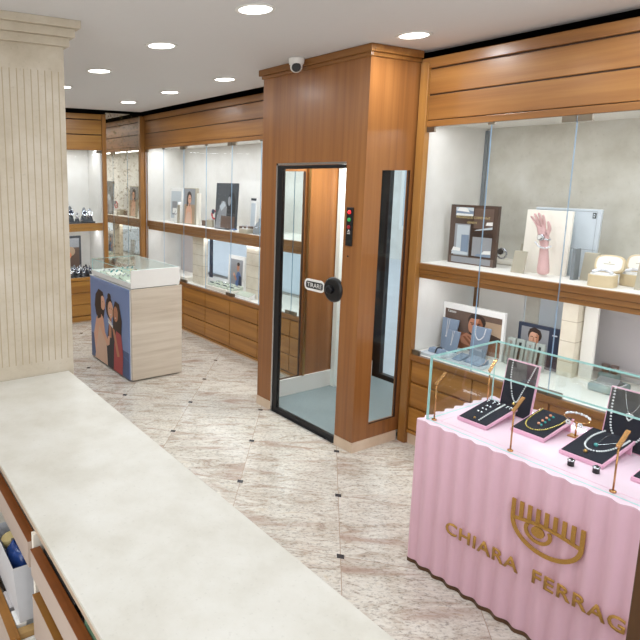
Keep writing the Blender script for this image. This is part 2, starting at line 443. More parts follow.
# ------------------------------------------------------------------ the room shell
ZC = 2.85
struct(box('floor', M['floor'], None, -1.7, 4.62, -1.6, 8.3, -0.06, 0))
struct(box('ceiling', M['ceiling'], None, -1.7, 3.665, -1.6, 7.45, ZC, ZC + 0.07))
struct(box('wall_left', M['wall'], None, -1.78, -1.7, -1.6, 8.3, 0, 3.2))
struct(box('wall_back', M['wall'], None, -1.78, 4.62, -1.68, -1.6, 0, 3.2))
struct(box('wall_far', M['wall'], None, -1.78, 4.62, 8.22, 8.3, 0, 3.2))
b = MB()                                                             # street wall with openings for the low shop windows and the booth door
b.box(4.54, 4.62, 4.06, 8.22, 0, 0.62); b.box(4.54, 4.62, 4.06, 8.22, 1.29, 3.2)
b.box(4.54, 4.62, -1.6, 2.86, 0, 0.66); b.box(4.54, 4.62, -1.6, 2.86, 1.29, 3.2)
b.box(4.54, 4.62, -1.6, 0.6, 0.66, 1.29); b.box(4.54, 4.62, 2.75, 2.86, 0.66, 1.29)
b.box(4.54, 4.62, 4.06, 4.3, 0.62, 1.29); b.box(4.54, 4.62, 7.5, 8.22, 0.62, 1.29)
b.box(4.54, 4.62, 2.86, 4.06, 2.2, 3.2)
struct(b.build('wall_right', M['pale_stone']))
def window(n, y0, y1, z0, z1):
    w = struct(MB().box(4.57, 4.576, y0, y1, z0, z1).build('window_%d' % n, M['glass']))
    f = MB()
    for a in (y0, (y0 + y1) / 2 - 0.015, y1 - 0.03): f.box(4.555, 4.595, a, a + 0.03, z0, z1)
    f.box(4.555, 4.595, y0, y1, z0, z0 + 0.02); f.box(4.555, 4.595, y0, y1, z1 - 0.02, z1)
    f.build('window_frame', M['pale_grey'], w)
window(1, 4.3, 7.5, 0.62, 1.29)
window(2, 0.6, 2.75, 0.66, 1.29)
# dark recess above the joinery, round the ceiling's edge
b = MB()
b.box(3.3, 4.54, -1.6, 8.22, 3.12, 3.2); b.box(-1.7, 3.3, 7.3, 8.22, 3.12, 3.2)
b.box(3.55, 3.56, -1.6, 7.3, ZC + 0.07, 3.12); b.box(-1.7, 3.55, 7.3, 7.31, ZC + 0.07, 3.12)
b.box(4.52, 4.535, -1.6, 8.22, 2.5, 3.12); b.box(-1.7, 4.52, 8.2, 8.215, 2.5, 3.12)
struct(b.build('trim_1', M['dark']))
# street outside
struct(box('street_ground', M['pavement'], None, 4.62, 14, -6, 16, -0.2, -0.05))

bd = thing('street_building', 'pale building front across the street, seen through the low shop windows', 'building', (12, 4, -0.05))
box('wall', M['pale_stone'], bd, 12, 12.4, -8, 18, -0.05, 7)
for i in range(9):
    f = box('window_frame', M['white'], bd, 11.97, 11.999, -6.6 + i * 2.5, -5.0 + i * 2.5, 0.7, 2.6)
    box('pane', M['pale_grey'], f, 11.955, 11.969, -6.5 + i * 2.5, -5.1 + i * 2.5, 0.8, 2.5)

# fluted stone column standing at the end of the counter
cx0, cx1, cy0, cy1 = 0.30, 1.186, 3.38, 4.05
b = MB(); b.box(cx0, cx1, cy0, cy1, 0, 2.72)
shaft = struct(b.build('column', M['column'], bevel=0.004))
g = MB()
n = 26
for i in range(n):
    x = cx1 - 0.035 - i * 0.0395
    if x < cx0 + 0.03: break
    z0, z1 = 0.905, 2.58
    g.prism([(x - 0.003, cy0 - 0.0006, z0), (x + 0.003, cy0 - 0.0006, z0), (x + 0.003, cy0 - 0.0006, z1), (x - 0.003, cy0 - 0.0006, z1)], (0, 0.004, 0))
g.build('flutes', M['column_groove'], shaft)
b = MB()
for k, (z0, z1, e) in enumerate(((2.715, 2.762, 0.026), (2.762, 2.808, 0.052), (2.808, ZC, 0.078))):
    b.box(cx0 - e, cx1 + e, cy0 - e, cy1 + e, z0, z1)
b.build('capital', M['column'], shaft, bevel=0.003)

# ------------------------------------------------------------------ joinery: wall display cabinets
def glass_pane(parent, x0, y0, y1, z0, z1, name='glass_pane', mat='glass_front', edge='glass_edge_blue', t=0.006):
    return MB().box(x0, x0 + t, y0, y1, z0, z1, edge=1).build(name, [M[mat], M[edge]], parent)

def cabinet_y(label, X, y0, y1, zl, zs0, zs1, zf, ztop, cols, rows, XB, back_mat, joints, side_hi=True, crown=True):
    """long cabinet facing -X between y0 and y1: drawers, lower case, shelf, upper case, fascia"""
    t = thing('display_cabinet', label, 'cabinet', (X, (y0 + y1) / 2, 0))
    # carcass below
    box('carcass', M['wood_drawer'], t, X + 0.022, XB, y0, y1, 0.06, zl - 0.045)
    box('plinth', M['plinth'], t, X + 0.012, X + 0.04, y0, y1, 0.0, rows[-1][0] - 0.034)
    b = MB(); b.box(X + 0.0, X + 0.022, y0, y1, rows[-1][0] - 0.033, rows[-1][0] - 0.010)
    b.build('bottom_rail', M['wood_drawer'], t, 0.002)
    for i in range(len(cols) - 1):
        for z0, z1 in rows:
            MB().box(X, X + 0.021, cols[i] + 0.004, cols[i + 1] - 0.004, z0, z1).build('drawer', M['wood_drawer'], t, 0.003)
    b = MB(); b.box(X - 0.012, X + 0.03, y0, y1, zl - 0.045, zl)
    b.build('ledge', M['wood_y'], t, 0.004)
    box('case_floor', M['case_white'], t, X + 0.03, XB, y0, y1, zl - 0.02, zl - 0.004)
    # shelf with a stepped front
    b = MB(); h = zs1 - zs0
    b.box(X + 0.016, X + 0.05, y0, y1, zs0 + h * 0.62, zs1)
    b.box(X + 0.024, X + 0.05, y0, y1, zs0 + h * 0.30, zs0 + h * 0.60)
    b.box(X + 0.032, X + 0.05, y0, y1, zs0, zs0 + h * 0.28)
    sh = b.build('shelf', M['wood_y'], t, 0.002)
    b = MB(); b.box(X + 0.05, XB, y0, y1, zs1 - 0.035, zs1 - 0.008); b.build('shelf_board', M['case_white'], sh)
    b = MB(); b.box(X + 0.05, X + 0.07, y0, y1, zs0, zs1 - 0.035); b.build('shelf_backing', M['wood_y'], sh)
    # upper back, ends and top
    box('back_panel', M[back_mat], t, XB, XB + 0.03, y0, y1, zs0, ztop - 0.02)
    box('end_panel', M['pale_stone'], t, X + 0.03, XB, y1 - 0.02, y1, zl, ztop - 0.03)
    box('end_panel', M['pale_stone'], t, X + 0.03, XB, y0, y0 + 0.02, zl, ztop - 0.03)
    box('case_top', M['case_white'], t, X + 0.035, XB, y0, y1, zf + 0.02, zf + 0.05)
    # fascia: lip, two boards, crown band
    hgt = ztop - zf
    box('fascia_lip', M['wood_y'], t, X - 0.006, X + 0.035, y0, y1, zf, zf + hgt * 0.09, bevel=0.003)
    box('fascia_board', M['wood_y'], t, X - 0.001, X + 0.035, y0, y1, zf + hgt * 0.10, zf + hgt * 0.455, bevel=0.004)
    box('fascia_board', M['wood_y'], t, X - 0.001, X + 0.035, y0, y1, zf + hgt * 0.475, zf + hgt * 0.83, bevel=0.004)
    box('crown', M['wood_y'], t, X - 0.012, X + 0.035, y0, y1, zf + hgt * 0.85, ztop, bevel=0.004)
    box('shadow_gap', M['wood_dark'], t, X + 0.008, X + 0.030, y0, y1, zf + 0.001, ztop - 0.002)
    # glass doors, hinged top and bottom
    js = sorted(joints)
    for i in range(len(js) - 1):
        p = glass_pane(t, X + 0.004, js[i] + 0.002, js[i + 1] - 0.002, zl + 0.002, zf - 0.002)
        s = -1 if i % 2 == 0 else 1
        yh = js[i] if s == 1 else js[i + 1]
        for z0, z1 in ((zl + 0.001, zl + 0.036), (zf - 0.036, zf - 0.001)):
            a = yh + s * 0.004; MB().box(X - 0.003, X + 0.016, min(a, a + s * 0.075), max(a, a + s * 0.075), z0, z1).build('hinge', M['steel'], p)
        a = (js[i + 1] if s == 1 else js[i])
        MB().box(X - 0.003, X + 0.014, min(a, a - s * 0.02), max(a, a - s * 0.02), zf - 0.016, zf - 0.001).build('clip', M['steel'], p)
    # light strips
    for z, xo in ((zf + 0.012, 0.10), (zs0 - 0.001, 0.12)):
        MB().box(X + xo, X + xo + 0.03, y0 + 0.05, y1 - 0.05, z, z + 0.008).build('light_strip', M['led'], t)
    return t

XR, XL = 3.600, 3.795
cR = [0.30, 0.82, 1.325, 1.825, 2.325, 2.818]
rcab = cabinet_y('long cherry wood wall cabinet behind the pink stand, right of the entrance booth', XR, 0.30, 2.886, 0.70, 1.272, 1.38, 2.335, 2.795,
                 cR, [(0.495, 0.65), (0.305, 0.478), (0.118, 0.288)], 4.36, 'beige_stone', [0.32, 0.83, 1.335, 1.84, 2.345, 2.835])
box('post', M['wood_post'], rcab, XR - 0.022, XR + 0.03, 2.818, 2.885, 0.0, 2.77, bevel=0.004)
box('corner_strip', M['mid_grey'], rcab, 4.335, 4.359, 2.842, 2.865, 1.38, 2.34)
cL = [4.06, 4.42, 4.945, 5.47, 5.995, 6.52, 7.05, 7.56]
lcab = cabinet_y('long cherry wood wall cabinet with nine visible drawers, left of the entrance booth', XL, 4.06, 7.58, 0.65, 1.256, 1.38, 2.365, 2.82,
                 cL, [(0.432, 0.597), (0.244, 0.421), (0.060, 0.233)], 4.42, 'pale_stone', [4.07, 4.42, 4.945, 5.47, 5.995, 6.52, 7.05, 7.57])

box('post', M['wood_post'], lcab, XL - 0.004, XL + 0.06, 7.5805, 7.612, 0, 2.82)
# end cabinet facing the room, and the foxed mirror beside it
YE = 7.615
t = thing('display_cabinet', 'narrow wooden end cabinet beside the column, watches on its shelf', 'cabinet', (2.6, YE, 0))
x0, x1 = 1.3, 3.165
box('carcass', M['wood_x'], t, x0, x1, YE + 0.022, 8.1, 0.02, 0.59)
box('plinth', M['plinth'], t, x0, x1, YE + 0.012, YE + 0.04, 0, 0.018)
box('bottom_rail', M['wood_x'], t, x0, x1, YE, YE + 0.021, 0.019, 0.088)
for i in range(3):
    for z0, z1 in ((0.425, 0.582), (0.262, 0.413), (0.10, 0.25)):
        box('drawer', M['wood_x'], t, x0 + i * 0.62 + 0.004, x0 + i * 0.62 + 0.614, YE, YE + 0.021, z0, z1, bevel=0.003)
box('ledge', M['wood_x'], t, x0, x1, YE - 0.012, YE + 0.03, 0.59, 0.632, bevel=0.003)
box('case_floor', M['case_white'], t, x0, x1, YE + 0.03, 8.1, 0.61, 0.628)
b = MB(); b.box(x0, x1, YE + 0.016, YE + 0.06, 1.31, 1.365); b.box(x0, x1, YE + 0.024, YE + 0.06, 1.26, 1.308)
sh = b.build('shelf', M['wood_x'], t, 0.002)
box('shelf_board', M['case_white'], sh, x0, x1, YE + 0.06, 8.1, 1.32, 1.356)
box('back_panel', M['pale_stone'], t, x0, x1, 8.1, 8.13, 0.6, 2.8)
box('end_panel', M['pale_stone'], t, x1 - 0.02, x1, YE + 0.03, 8.1, 0.63, 2.36)
box('case_top', M['case_white'], t, x0, x1, YE + 0.035, 8.1, 2.36, 2.39)
for nm, z0, z1, dy in (('fascia_board', 2.34, 2.535, 0.0), ('fascia_board', 2.548, 2.73, 0.0), ('crown', 2.742, 2.81, -0.01)):
    box(nm, M['wood_x'], t, x0, x1, YE + dy, YE + 0.035, z0, z1, bevel=0.004)
box('shadow_gap', M['wood_dark'], t, x0, x1, YE + 0.008, YE + 0.03, 2.342, 2.80)
for i in range(3):
    p = MB().box(x0 + i * 0.62 + 0.002, x0 + i * 0.62 + 0.618, YE + 0.004, YE + 0.010, 0.634, 2.338, edge=1).build('glass_pane', [M['glass_front'], M['glass_edge_blue']], t)
    for z0 in (0.636, 2.303):
        MB().box(x0 + i * 0.62 + 0.54, x0 + i * 0.62 + 0.615, YE - 0.004, YE + 0.016, z0, z0 + 0.033).build('hinge', M['steel'], p)
box('post', M['wood_post'], t, x1, x1 + 0.055, YE - 0.02, YE + 0.04, 0, 2.81, bevel=0.004)
MB().box(x0 + .05, x1 - .05, YE + 0.1, YE + 0.13, 2.348, 2.356).build('light_strip', M['led'], t)
MB().box(x0 + .05, x1 - .05, YE + 0.1, YE + 0.13, 1.258, 1.266).build('light_strip', M['led'], t)
t = thing('wall_mirror', 'tall foxed antique mirror in the corner between the two wooden cabinets', 'mirror', (3.49, YE + 0.02, 0))
box('mirror_glass', M['mirror'], t, 3.222, 3.722, YE + 0.005, YE + 0.02, 0.0, 2.835)
box('post', M['wood_post'], t, 3.722, 3.788, YE - 0.025, YE + 0.03, 0, 2.81, bevel=0.004)
box('backing', M['wood_dark'], t, 3.222, 3.79, YE + 0.031, YE + 0.05, 0, 2.835)

# stone pillars in the low shop windows
def pillar(x0, x1, y0, y1, z0, z1):
    w = MB().box(x0, x1, y0, y1, z0, z1).build('stone_pillar', M['pillar_stone'])
    j = MB()
    z = z0 + 0.10
    while z < z1 - 0.03:
        j.box(x0 - 0.0008, x1 + 0.0008, y0 - 0.0008, y1 + 0.0008, z, z + 0.004); z += 0.135
    j.build('joints', M['pillar_joint'], w); return struct(w)
pillar(3.91, 3.97, 6.22, 6.48, 0.647, 1.255)
pillar(3.955, 4.01, 5.13, 5.38, 0.647, 1.255)
pillar(4.06, 4.22, 1.94, 2.035, 0.697, 1.27)

# ------------------------------------------------------------------ the entrance booth
BX, BY0, BY1, BT = 3.108, 2.900, 4.032, 2.80
DY0, DY1, DZ = 3.075, 3.842, 2.10
t = thing('entrance_booth', 'walnut veneered security booth with a glass door projecting into the shop', 'booth', (BX + 0.5, 3.45, 0))
b = MB()
b.box(BX, BX + 0.035, BY0, DY0, 0.078, BT); b.box(BX, BX + 0.035, DY1, BY1, 0.078, BT); b.box(BX, BX + 0.035, DY0, DY1, DZ, BT)
b.build('front_panel', M['wood_v'], t)
WX0, WX1, WZ0, WZ1 = 3.272, 3.562, 0.185, 2.04
for nm, ya, yb in (('side_panel', BY0 + 0.0005, BY0 + 0.035), ('side_panel', BY1 - 0.035, BY1 - 0.0005)):
    xs = 3.580 if nm and ya < 3.5 else 4.5
    b = MB(); b.box(BX + 0.0355, WX0, ya, yb, 0.078, BT); b.box(WX1, 4.5, ya, yb, 0.078, BT)
    b.box(WX0, WX1, ya, yb, 0.078, WZ0); b.box(WX0, WX1, ya, yb, WZ1, BT)
    p = b.build(nm, M['wood_v'], t)
    ym = (ya + yb) / 2
    MB().box(WX0, WX1, ym - 0.004, ym + 0.004, WZ0, WZ1).build('window_pane', M['glass'], p)
    f = MB()
    f.box(WX1 - 0.014, WX1, ya + 0.004, ym - 0.005, WZ0, WZ1); f.box(WX0, WX1, ya + 0.004, ym - 0.005, WZ0, WZ0 + 0.008)
    f.build('window_bead', M['wood_dark'], p)
b = MB()
for e, z0, z1 in ((0.014, 2.775, 2.80), (0.032, 2.80, 2.848)):
    b.box(BX - e, BX, BY0 - e, BY1 + e, z0, z1)
    b.box(BX, 3.585, BY0 - e, BY0, z0, z1); b.box(BX, 3.78, BY1, BY1 + e, z0, z1)
b.build('crown_moulding', M['wood_y'], t, 0.003)
b = MB(); b.box(BX - 0.004, BX + 0.035, BY0 - 0.004, DY0, 0, 0.076); b.box(BX - 0.004, BX + 0.035, DY1, BY1 + 0.004, 0, 0.076)
b.box(BX + 0.035, 3.579, BY0 - 0.004, BY0 + 0.03, 0, 0.076); b.box(BX + 0.035, 3.79, BY1 - 0.03, BY1 + 0.004, 0, 0.076)
b.bm.free()
for a in ((BX - 0.004, BX + 0.035, BY0 - 0.004, DY0), (BX - 0.004, BX + 0.035, DY1, BY1 + 0.004), (BX + 0.0355, 3.576, BY0 - 0.004, BY0 + 0.03), (BX + 0.0355, 3.79, BY1 - 0.03, BY1 + 0.004)):
    box('plinth', M['plinth'], t, *a, 0, 0.076)
box('booth_ceiling', M['white'], t, BX + 0.036, 4.5, BY0 + 0.036, BY1 - 0.036, 2.3, 2.34)
box('rubber_mat', M['rubber'], t, BX + 0.04, 4.5, BY0 + 0.037, BY1 - 0.037, 0.001, 0.03)
b = MB(); b.box(WX0 - 0.1, 4.5, BY1 - 0.05, BY1 - 0.036, 0.031, 0.185); b.box(BX + 0.2, 4.5, BY0 + 0.036, BY0 + 0.045, 0.031, 0.17)
b.build('inner_baseboard', M['white'], t)
box('inner_frame', M['frame_white'], t, 3.935, 4.16, BY1 - 0.10, BY1 - 0.051, 0.031, 2.29)
b = MB(); b.box(3.575, 3.60, BY1 - 0.062, BY1 - 0.037, 0.19, 2.29)
b.build('brass_strip', M['gold'], t)
# metal lining of the doorway
b = MB(); b.box(BX - 0.002, BX + 0.05, DY1 - 0.018, DY1 + 0.0, 0.0, DZ); b.box(BX - 0.002, BX + 0.05, DY0, DY1, DZ - 0.016, DZ)
b.build('door_lining', M['chrome'], t)
box('threshold', M['chrome'], t, BX - 0.02, BX + 0.05, DY0, DY1, 0.0, 0.012)
d = MB().box(BX + 0.012, BX + 0.022, DY0 + 0.004, DY1 - 0.072, 0.05, DZ - 0.045).build('door', M['glass'], t)
b = MB(); b.box(BX + 0.004, BX + 0.035, DY1 - 0.072, DY1 - 0.02, 0.014, DZ - 0.018); b.box(BX + 0.004, BX + 0.035, DY0 + 0.002, DY1 - 0.072, 0.014, 0.05)
b.box(BX + 0.004, BX + 0.035, DY0 + 0.002, DY1 - 0.072, DZ - 0.045, DZ - 0.018)
b.build('door_frame', M['black_metal'], d)
b = MB(); hy, hz = 3.150, 1.178
R = Matrix.Rotation(-PI / 2, 4, 'Y')
b.lathe((0, 0, 0), [(0.094, 0), (0.094, 0.012), (0.086, 0.022), (0.074, 0.026)], 28); b.xform(Matrix.Translation((BX + 0.008, hy, hz)) @ R)
h = b.build('door_handle', M['black'], d)
b = MB(); b.lathe((0, 0, 0), [(0.030, 0.024), (0.028, 0.036), (0.032, 0.040), (0.030, 0.048), (0.022, 0.052)], 20); b.xform(Matrix.Translation((BX + 0.008, hy + 0.012, hz)) @ R)
b.build('knob', M['black_metal'], h)
# PULL sign in Italian
def round_rect(w, hh, r, n=6):
    out = []
    for cx, cy, a in ((w - r, r, -PI / 2), (w - r, hh - r, 0), (r, hh - r, PI / 2), (r, r, PI)):
        for i in range(n + 1): out.append((cx + r * math.cos(a + PI / 2 * i / n), cy + r * math.sin(a + PI / 2 * i / n)))
    return out
sO = Vector((BX + 0.0115, 3.475, 1.128))
b = MB(); b.prism([tuple(sO + mY * x + pZ * y) for x, y in round_rect(0.225, 0.092, 0.044)], (-0.002, 0, 0))
sg = b.build('pull_sign', M['white'], d)
b = MB(); b.prism([tuple(sO + mX * 0.0021 + mY * (x + 0.02) + pZ * (y + 0.019)) for x, y in round_rect(0.185, 0.054, 0.016)], (-0.0008, 0, 0))
b.build('sign_plate', M['black'], sg)
text('lettering', 'TIRARE', sg, sO + mX * 0.0031 + mY * 0.032 + pZ * 0.029, mY, pZ, 0.161, 0.034, M['white'])
# traffic light indicator by the door
k = box('indicator_panel', M['black'], t, BX - 0.014, BX - 0.0005, 2.985, 3.042, 1.515, 1.785, bevel=0.003)
for nm, z in (('red_led', 1.752), ('green_led', 1.700), ('dark_red_led', 1.648)):
    b = MB(); b.lathe((0, 0, 0), [(0.014, 0), (0.013, 0.006), (0.007, 0.009)], 14); b.xform(Matrix.Translation((BX - 0.014, 3.013, z)) @ R)
    b.build('indicator_light', M[nm], k)
b = MB(); b.box(BX - 0.0148, BX - 0.0139, 3.0, 3.026, 1.60, 1.604); b.box(BX - 0.0148, BX - 0.0139, 3.0, 3.026, 1.612, 1.616)
b.box(BX - 0.0148, BX - 0.0139, 3.006, 3.02, 1.622, 1.628); b.build('small_print', M['white'], k)
b = MB(); b.cyl((BX - 0.004, 3.022, 1.44), (BX + 0.001, 3.022, 1.44), 0.006); b.build('key_hole', M['black'], t)
# street door at the far side of the booth
d = struct(MB().box(4.566, 4.578, 3.0, 3.93, 0.06, 2.14).build('door_1', M['glass']))
b = MB()
for a, c in ((2.862, 3.0), (3.93, 4.058)): b.box(4.545, 4.60, a, c, 0, 2.2)
b.box(4.545, 4.60, 3.0, 3.93, 0, 0.06); b.box(4.545, 4.60, 3.0, 3.93, 2.14, 2.2); b.box(4.55, 4.59, 3.35, 3.43, 0.06, 2.14); b.box(4.55, 4.59, 3.0, 3.35, 0.06, 1.0)
b.build('door_frame', M['black_metal'], d)

# dome camera on the ceiling in front of the booth
cam = thing('security_camera', 'white dome security camera on the ceiling above the booth door', 'camera', (3.003, 3.515, ZC))
MB().lathe((3.003, 3.515, ZC), [(0.058, -0.001), (0.058, -0.012), (0.054, -0.04), (0.05, -0.045)], 28).build('mount', M['white'], cam)
b = MB(); b.ball((3.003, 3.515, ZC - 0.058), 0.046, u=24, v=14); b.build('dome', M['white'], cam, smooth=True)
dv = Vector((-3.0, -3.4, -1.0)).normalized(); c0 = Vector((3.003, 3.515, ZC - 0.062))
MB().cyl(c0 + dv * 0.03, c0 + dv * 0.048, 0.034, 0.028, 24).build('lens', M['black'], cam)

# ------------------------------------------------------------------ ceiling lights
def downlight():
    t = thing('ceiling_light', 'x', 'light')
    b = MB(); b.lathe((0, 0, 0), [(0.086, 0), (0.106, -0.001), (0.106, -0.004), (0.086, -0.007), (0.086, 0)], 32); b.build('trim_ring', M['white'], t)
    MB().lathe((0, 0, 0), [(0.086, -0.0005), (0.086, -0.004)], 32).build('diffuser', M['lamp_glow'], t)
    return t
spots = [(1.957, 2.625, 'round recessed downlight nearest the camera, top middle'), (1.945, 3.63, 'second downlight of the left row, left of the security camera'),
         (1.957, 4.73, 'third downlight of the left row, above the white display stand'), (1.985, 5.74, 'fourth downlight of the left row, half hidden by the column'),
         (3.143, 2.60, 'downlight in front of the booth right side, over the pink stand'), (3.086, 4.57, 'downlight just left of the booth crown'),
         (3.064, 5.54, 'downlight second beyond the booth in the right row'), (3.05, 6.512, 'farthest downlight near the corner mirror')]
proto = None
for x, y, lb in spots:
    if proto is None: o = proto = downlight()
    else: o = copy_tree(proto)
    place(o, (x, y, ZC), 0, lb, 'recessed ceiling downlights')

def area(name, loc, size, power, size_y=None, rot=(0, 0, 0), col=(0.91, 0.96, 1), shape=None, spread=None):
    l = bpy.data.lights.new(name, 'AREA'); l.energy = power; l.color = col
    l.shape = shape or ('RECTANGLE' if size_y else 'DISK'); l.size = size
    if size_y: l.size_y = size_y
    if spread: l.spread = spread
    o = bpy.data.objects.new(name, l); COL.objects.link(o); o.location = loc; o.rotation_euler = rot
    return o
P_DOWN = 7.5
for x, y, _ in spots: area('downlight_lamp', (x, y, ZC - 0.012), 0.13, P_DOWN)
for x, y in ((1.95, 1.6), (3.1, 1.5), (1.95, 0.5), (3.1, 0.4), (-0.5, 2.6), (0.3, -0.8), (1.95, -0.8), (-0.9, 1.2), (-0.9, 0), (2.0, 6.7), (0.3, 5.4), (-0.9, 3.6), (0.3, 6.8)):
    area('downlight_lamp', (x, y, ZC - 0.012), 0.5, P_DOWN)  # unseen wide lamps without fixtures, added to fill the room with light
area('window_daylight', (1.2, -1.56, 1.7), 2.2, 30, 1.6, rot=(PI / 2, 0, 0), col=(0.92, 0.96, 1))  # unseen soft lamp added at the back wall as fill, no window there
area('window_daylight', (-1.66, 0.9, 1.7), 2.6, 42, 1.6, rot=(0, -PI / 2, 0), col=(0.92, 0.96, 1))  # unseen soft lamp added at the left wall as fill, no window there
LED = (0.92, 0.96, 1)
area('strip_lamp', (XR + 0.2, 1.575, 2.345), 0.08, 7, 2.4, col=LED)
area('strip_lamp', (XR + 0.2, 1.575, 1.262), 0.08, 5, 2.4, col=LED)
area('strip_lamp', (XL + 0.2, 5.82, 2.372), 0.08, 16, 3.3, col=LED)
area('strip_lamp', (XL + 0.16, 5.82, 1.250), 0.08, 5, 3.3, col=LED)
area('strip_lamp', (2.5, YE + 0.2, 2.345), 1.5, 5, 0.08, col=LED)
area('strip_lamp', (2.5, YE + 0.2, 1.255), 1.5, 2.5, 0.08, col=LED)
area('booth_lamp', (3.8, 3.45, 2.29), 0.3, 20, col=(1, .97, .93))
area('booth_lamp', (3.55, 3.6, 2.28), 0.25, 8)
w = bpy.data.worlds.new('street_daylight'); SC.world = w; w.use_nodes = True
bg = w.node_tree.nodes['Background']; bg.inputs[0].default_value = (0.82, 0.90, 1.0, 1); bg.inputs[1].default_value = 1.5

# ------------------------------------------------------------------ near counter with marble top
t = thing('shop_counter', 'long cream marble topped counter in the foreground with open drawers', 'counter', (0.8, 1.6, 0))
HC = 0.825
b = MB(); b.box(0.498, 1.15, -0.7, 3.376, HC - 0.012, HC); ct = b.build('countertop', M['counter_top'], t, 0.002)
box('edge_band', M['counter_edge'], ct, 0.500, 1.148, -0.7, 3.376, HC - 0.034, HC - 0.0125)
box('front_panel', M['counter_edge'], t, 1.09, 1.12, -0.65, 3.37, 0.0, HC - 0.035)
dv_y = [-0.65, 0.42, 1.13, 1.86, 2.60, 3.34]
for y in dv_y: box('divider', M['cream'], t, 0.488, 1.089, y, y + 0.022, 0.0, HC - 0.035)
box('bottom', M['drawer_pink'], t, 0.52, 1.089, -0.62, 3.34, 0.02, 0.04)
def counter_drawer(y0, y1, z0, z1, out, top='orange_wood'):
    x = 0.50 - out
    b = MB(); b.box(x, x + 0.020, y0, y1, z0, z1 - 0.004)
    d = b.build('drawer', M['drawer_pink'], t)
    box('drawer_edge', M[top], d, x, x + 0.022, y0, y1, z1 - 0.004, z1)
    box('drawer_back_face', M[top], d, x + 0.021, x + 0.034, y0, y1, z0 + 0.01, z1)
    b = MB(); b.box(x + 0.034, x + 0.45, y0 + 0.01, y0 + 0.02, z0 + 0.02, z1 - 0.03); b.box(x + 0.034, x + 0.45, y1 - 0.02, y1 - 0.01, z0 + 0.02, z1 - 0.03)
    b.box(x + 0.034, x + 0.45, y0 + 0.02, y1 - 0.02, z0 + 0.02, z0 + 0.03); b.build('drawer_tray', M['white'], d)
    return d
M['orange_wood2'] = plain('ochre_plywood', (150, 100, 38), 0.5, var=0.2, scale=20)
counter_drawer(1.886, 2.596, 0.655, 0.757, 0.025)
counter_drawer(1.156, 1.856, 0.645, 0.745, 0.025)
counter_drawer(1.156, 1.856, 0.41, 0.572, 0.025, 'orange_wood2')
counter_drawer(1.156, 1.856, 0.21, 0.39, 0.02, 'orange_wood2')
counter_drawer(0.446, 1.126, 0.645, 0.745, 0.02); counter_drawer(0.446, 1.126, 0.21, 0.62, 0.02)
counter_drawer(1.886, 2.596, 0.13, 0.40, 0.10, 'orange_wood2')
counter_drawer(2.626, 3.336, 0.645, 0.757, 0.02); counter_drawer(2.626, 3.336, 0.21, 0.62, 0.02)
box('back_panel', M['white'], t, 1.06, 1.075, -0.62, 3.34, 0.045, HC - 0.04)
# things in the drawers
tag(box('instrument_tray', M['black'], None, 0.512, 0.530, 1.52, 1.83, 0.676, 0.750, bevel=0.004), 'flat black case standing in the open upper drawer of the counter', 'case')
tag(box('document_folder', M['white_plastic'], None, 0.533, 0.56, 1.50, 1.82, 0.676, 0.757, bevel=0.002), 'white folder behind the black case in the counter drawer', 'folder')
tag(box('card_stack', M['pcb_green'], None, 0.512, 0.55, 1.18, 1.44, 0.676, 0.757, bevel=0.002), 'green and white cards filed in the near end of the open drawer', 'cards')
tag(box('black_folder', M['black'], None, 0.515, 0.53, 1.20, 1.82, 0.441, 0.56, bevel=0.002), 'thin black folder in the second drawer under the counter', 'folder')
def crumple(name, mat, c, r, lab, cat, sq=(1, 1, 1), seed=1):
    rnd = random.Random(seed); b = MB(); b.ball(c, r, u=14, v=9)
    for v in b.bm.verts:
        d = v.co - Vector(c); k = 1 + rnd.uniform(-0.18, 0.18)
        v.co = Vector(c) + Vector((d.x * sq[0] * k, d.y * sq[1] * k, d.z * sq[2] * k))
    return tag(b.build(name, mat, None), lab, cat)
# paper bag holding a glossy blue parcel, boxes and plastic wrapping
b = MB(); bx0, bx1, by0, by1, bz0, bz1 = 0.45, 0.54, 1.95, 2.26, 0.4035, 0.625
for f in (((bx0, by0, bz0), (bx0, by1, bz0), (bx0 - .015, by1, bz1), (bx0 - .015, by0, bz1)), ((bx1, by0, bz0), (bx1, by1, bz0), (bx1, by1, bz1), (bx1, by0, bz1)),
          ((bx0, by0, bz0), (bx1, by0, bz0), (bx1, by0, bz1), (bx0 - .015, by0, bz1)), ((bx0, by1, bz0), (bx1, by1, bz0), (bx1, by1, bz1), (bx0 - .015, by1, bz1)),
          ((bx0, by0, bz0), (bx1, by0, bz0), (bx1, by1, bz0), (bx0, by1, bz0))): b.face(f)
tag(b.build('paper_bag', M['white_plastic'], None), 'open white paper bag under the upper counter drawer', 'bag')
crumple('gift_parcel', M['blue_plastic'], (0.485, 2.07, 0.59), 0.062, 'glossy dark blue parcel tucked in the white paper bag', 'parcel', (0.6, 1.2, 0.9), 3)
tag(MB().cyl((0.487, 2.175, 0.57), (0.475, 2.175, 0.612), 0.027, 0.03, 16).build('ribbon_roll', M['paper_gold'], None), 'gold ribbon roll at the far end of the blue parcel', 'ribbon')
crumple('plastic_wrap', M['white_plastic'], (0.52, 2.42, 0.26), 0.065, 'crumpled translucent plastic wrap in the lowest open counter drawer', 'plastic bag', (0.7, 1.2, 1.0), 5)
tag(box('small_box', M['white'], None, 0.437, 0.475, 1.95, 2.03, 0.165, 0.40, bevel=0.003), 'small upright white box in the lowest open counter drawer', 'box')
tag(box('grey_box', M['lilac'], None, 0.437, 0.50, 2.05, 2.15, 0.165, 0.402, bevel=0.003), 'grey box with white lid edge in the lowest open counter drawer', 'box')
tag(box('cardboard_box', M['cardboard'], None, 0.437, 0.50, 1.91, 1.945, 0.165, 0.39, bevel=0.003), 'brown cardboard box nearest the divider in the lowest open drawer', 'box')

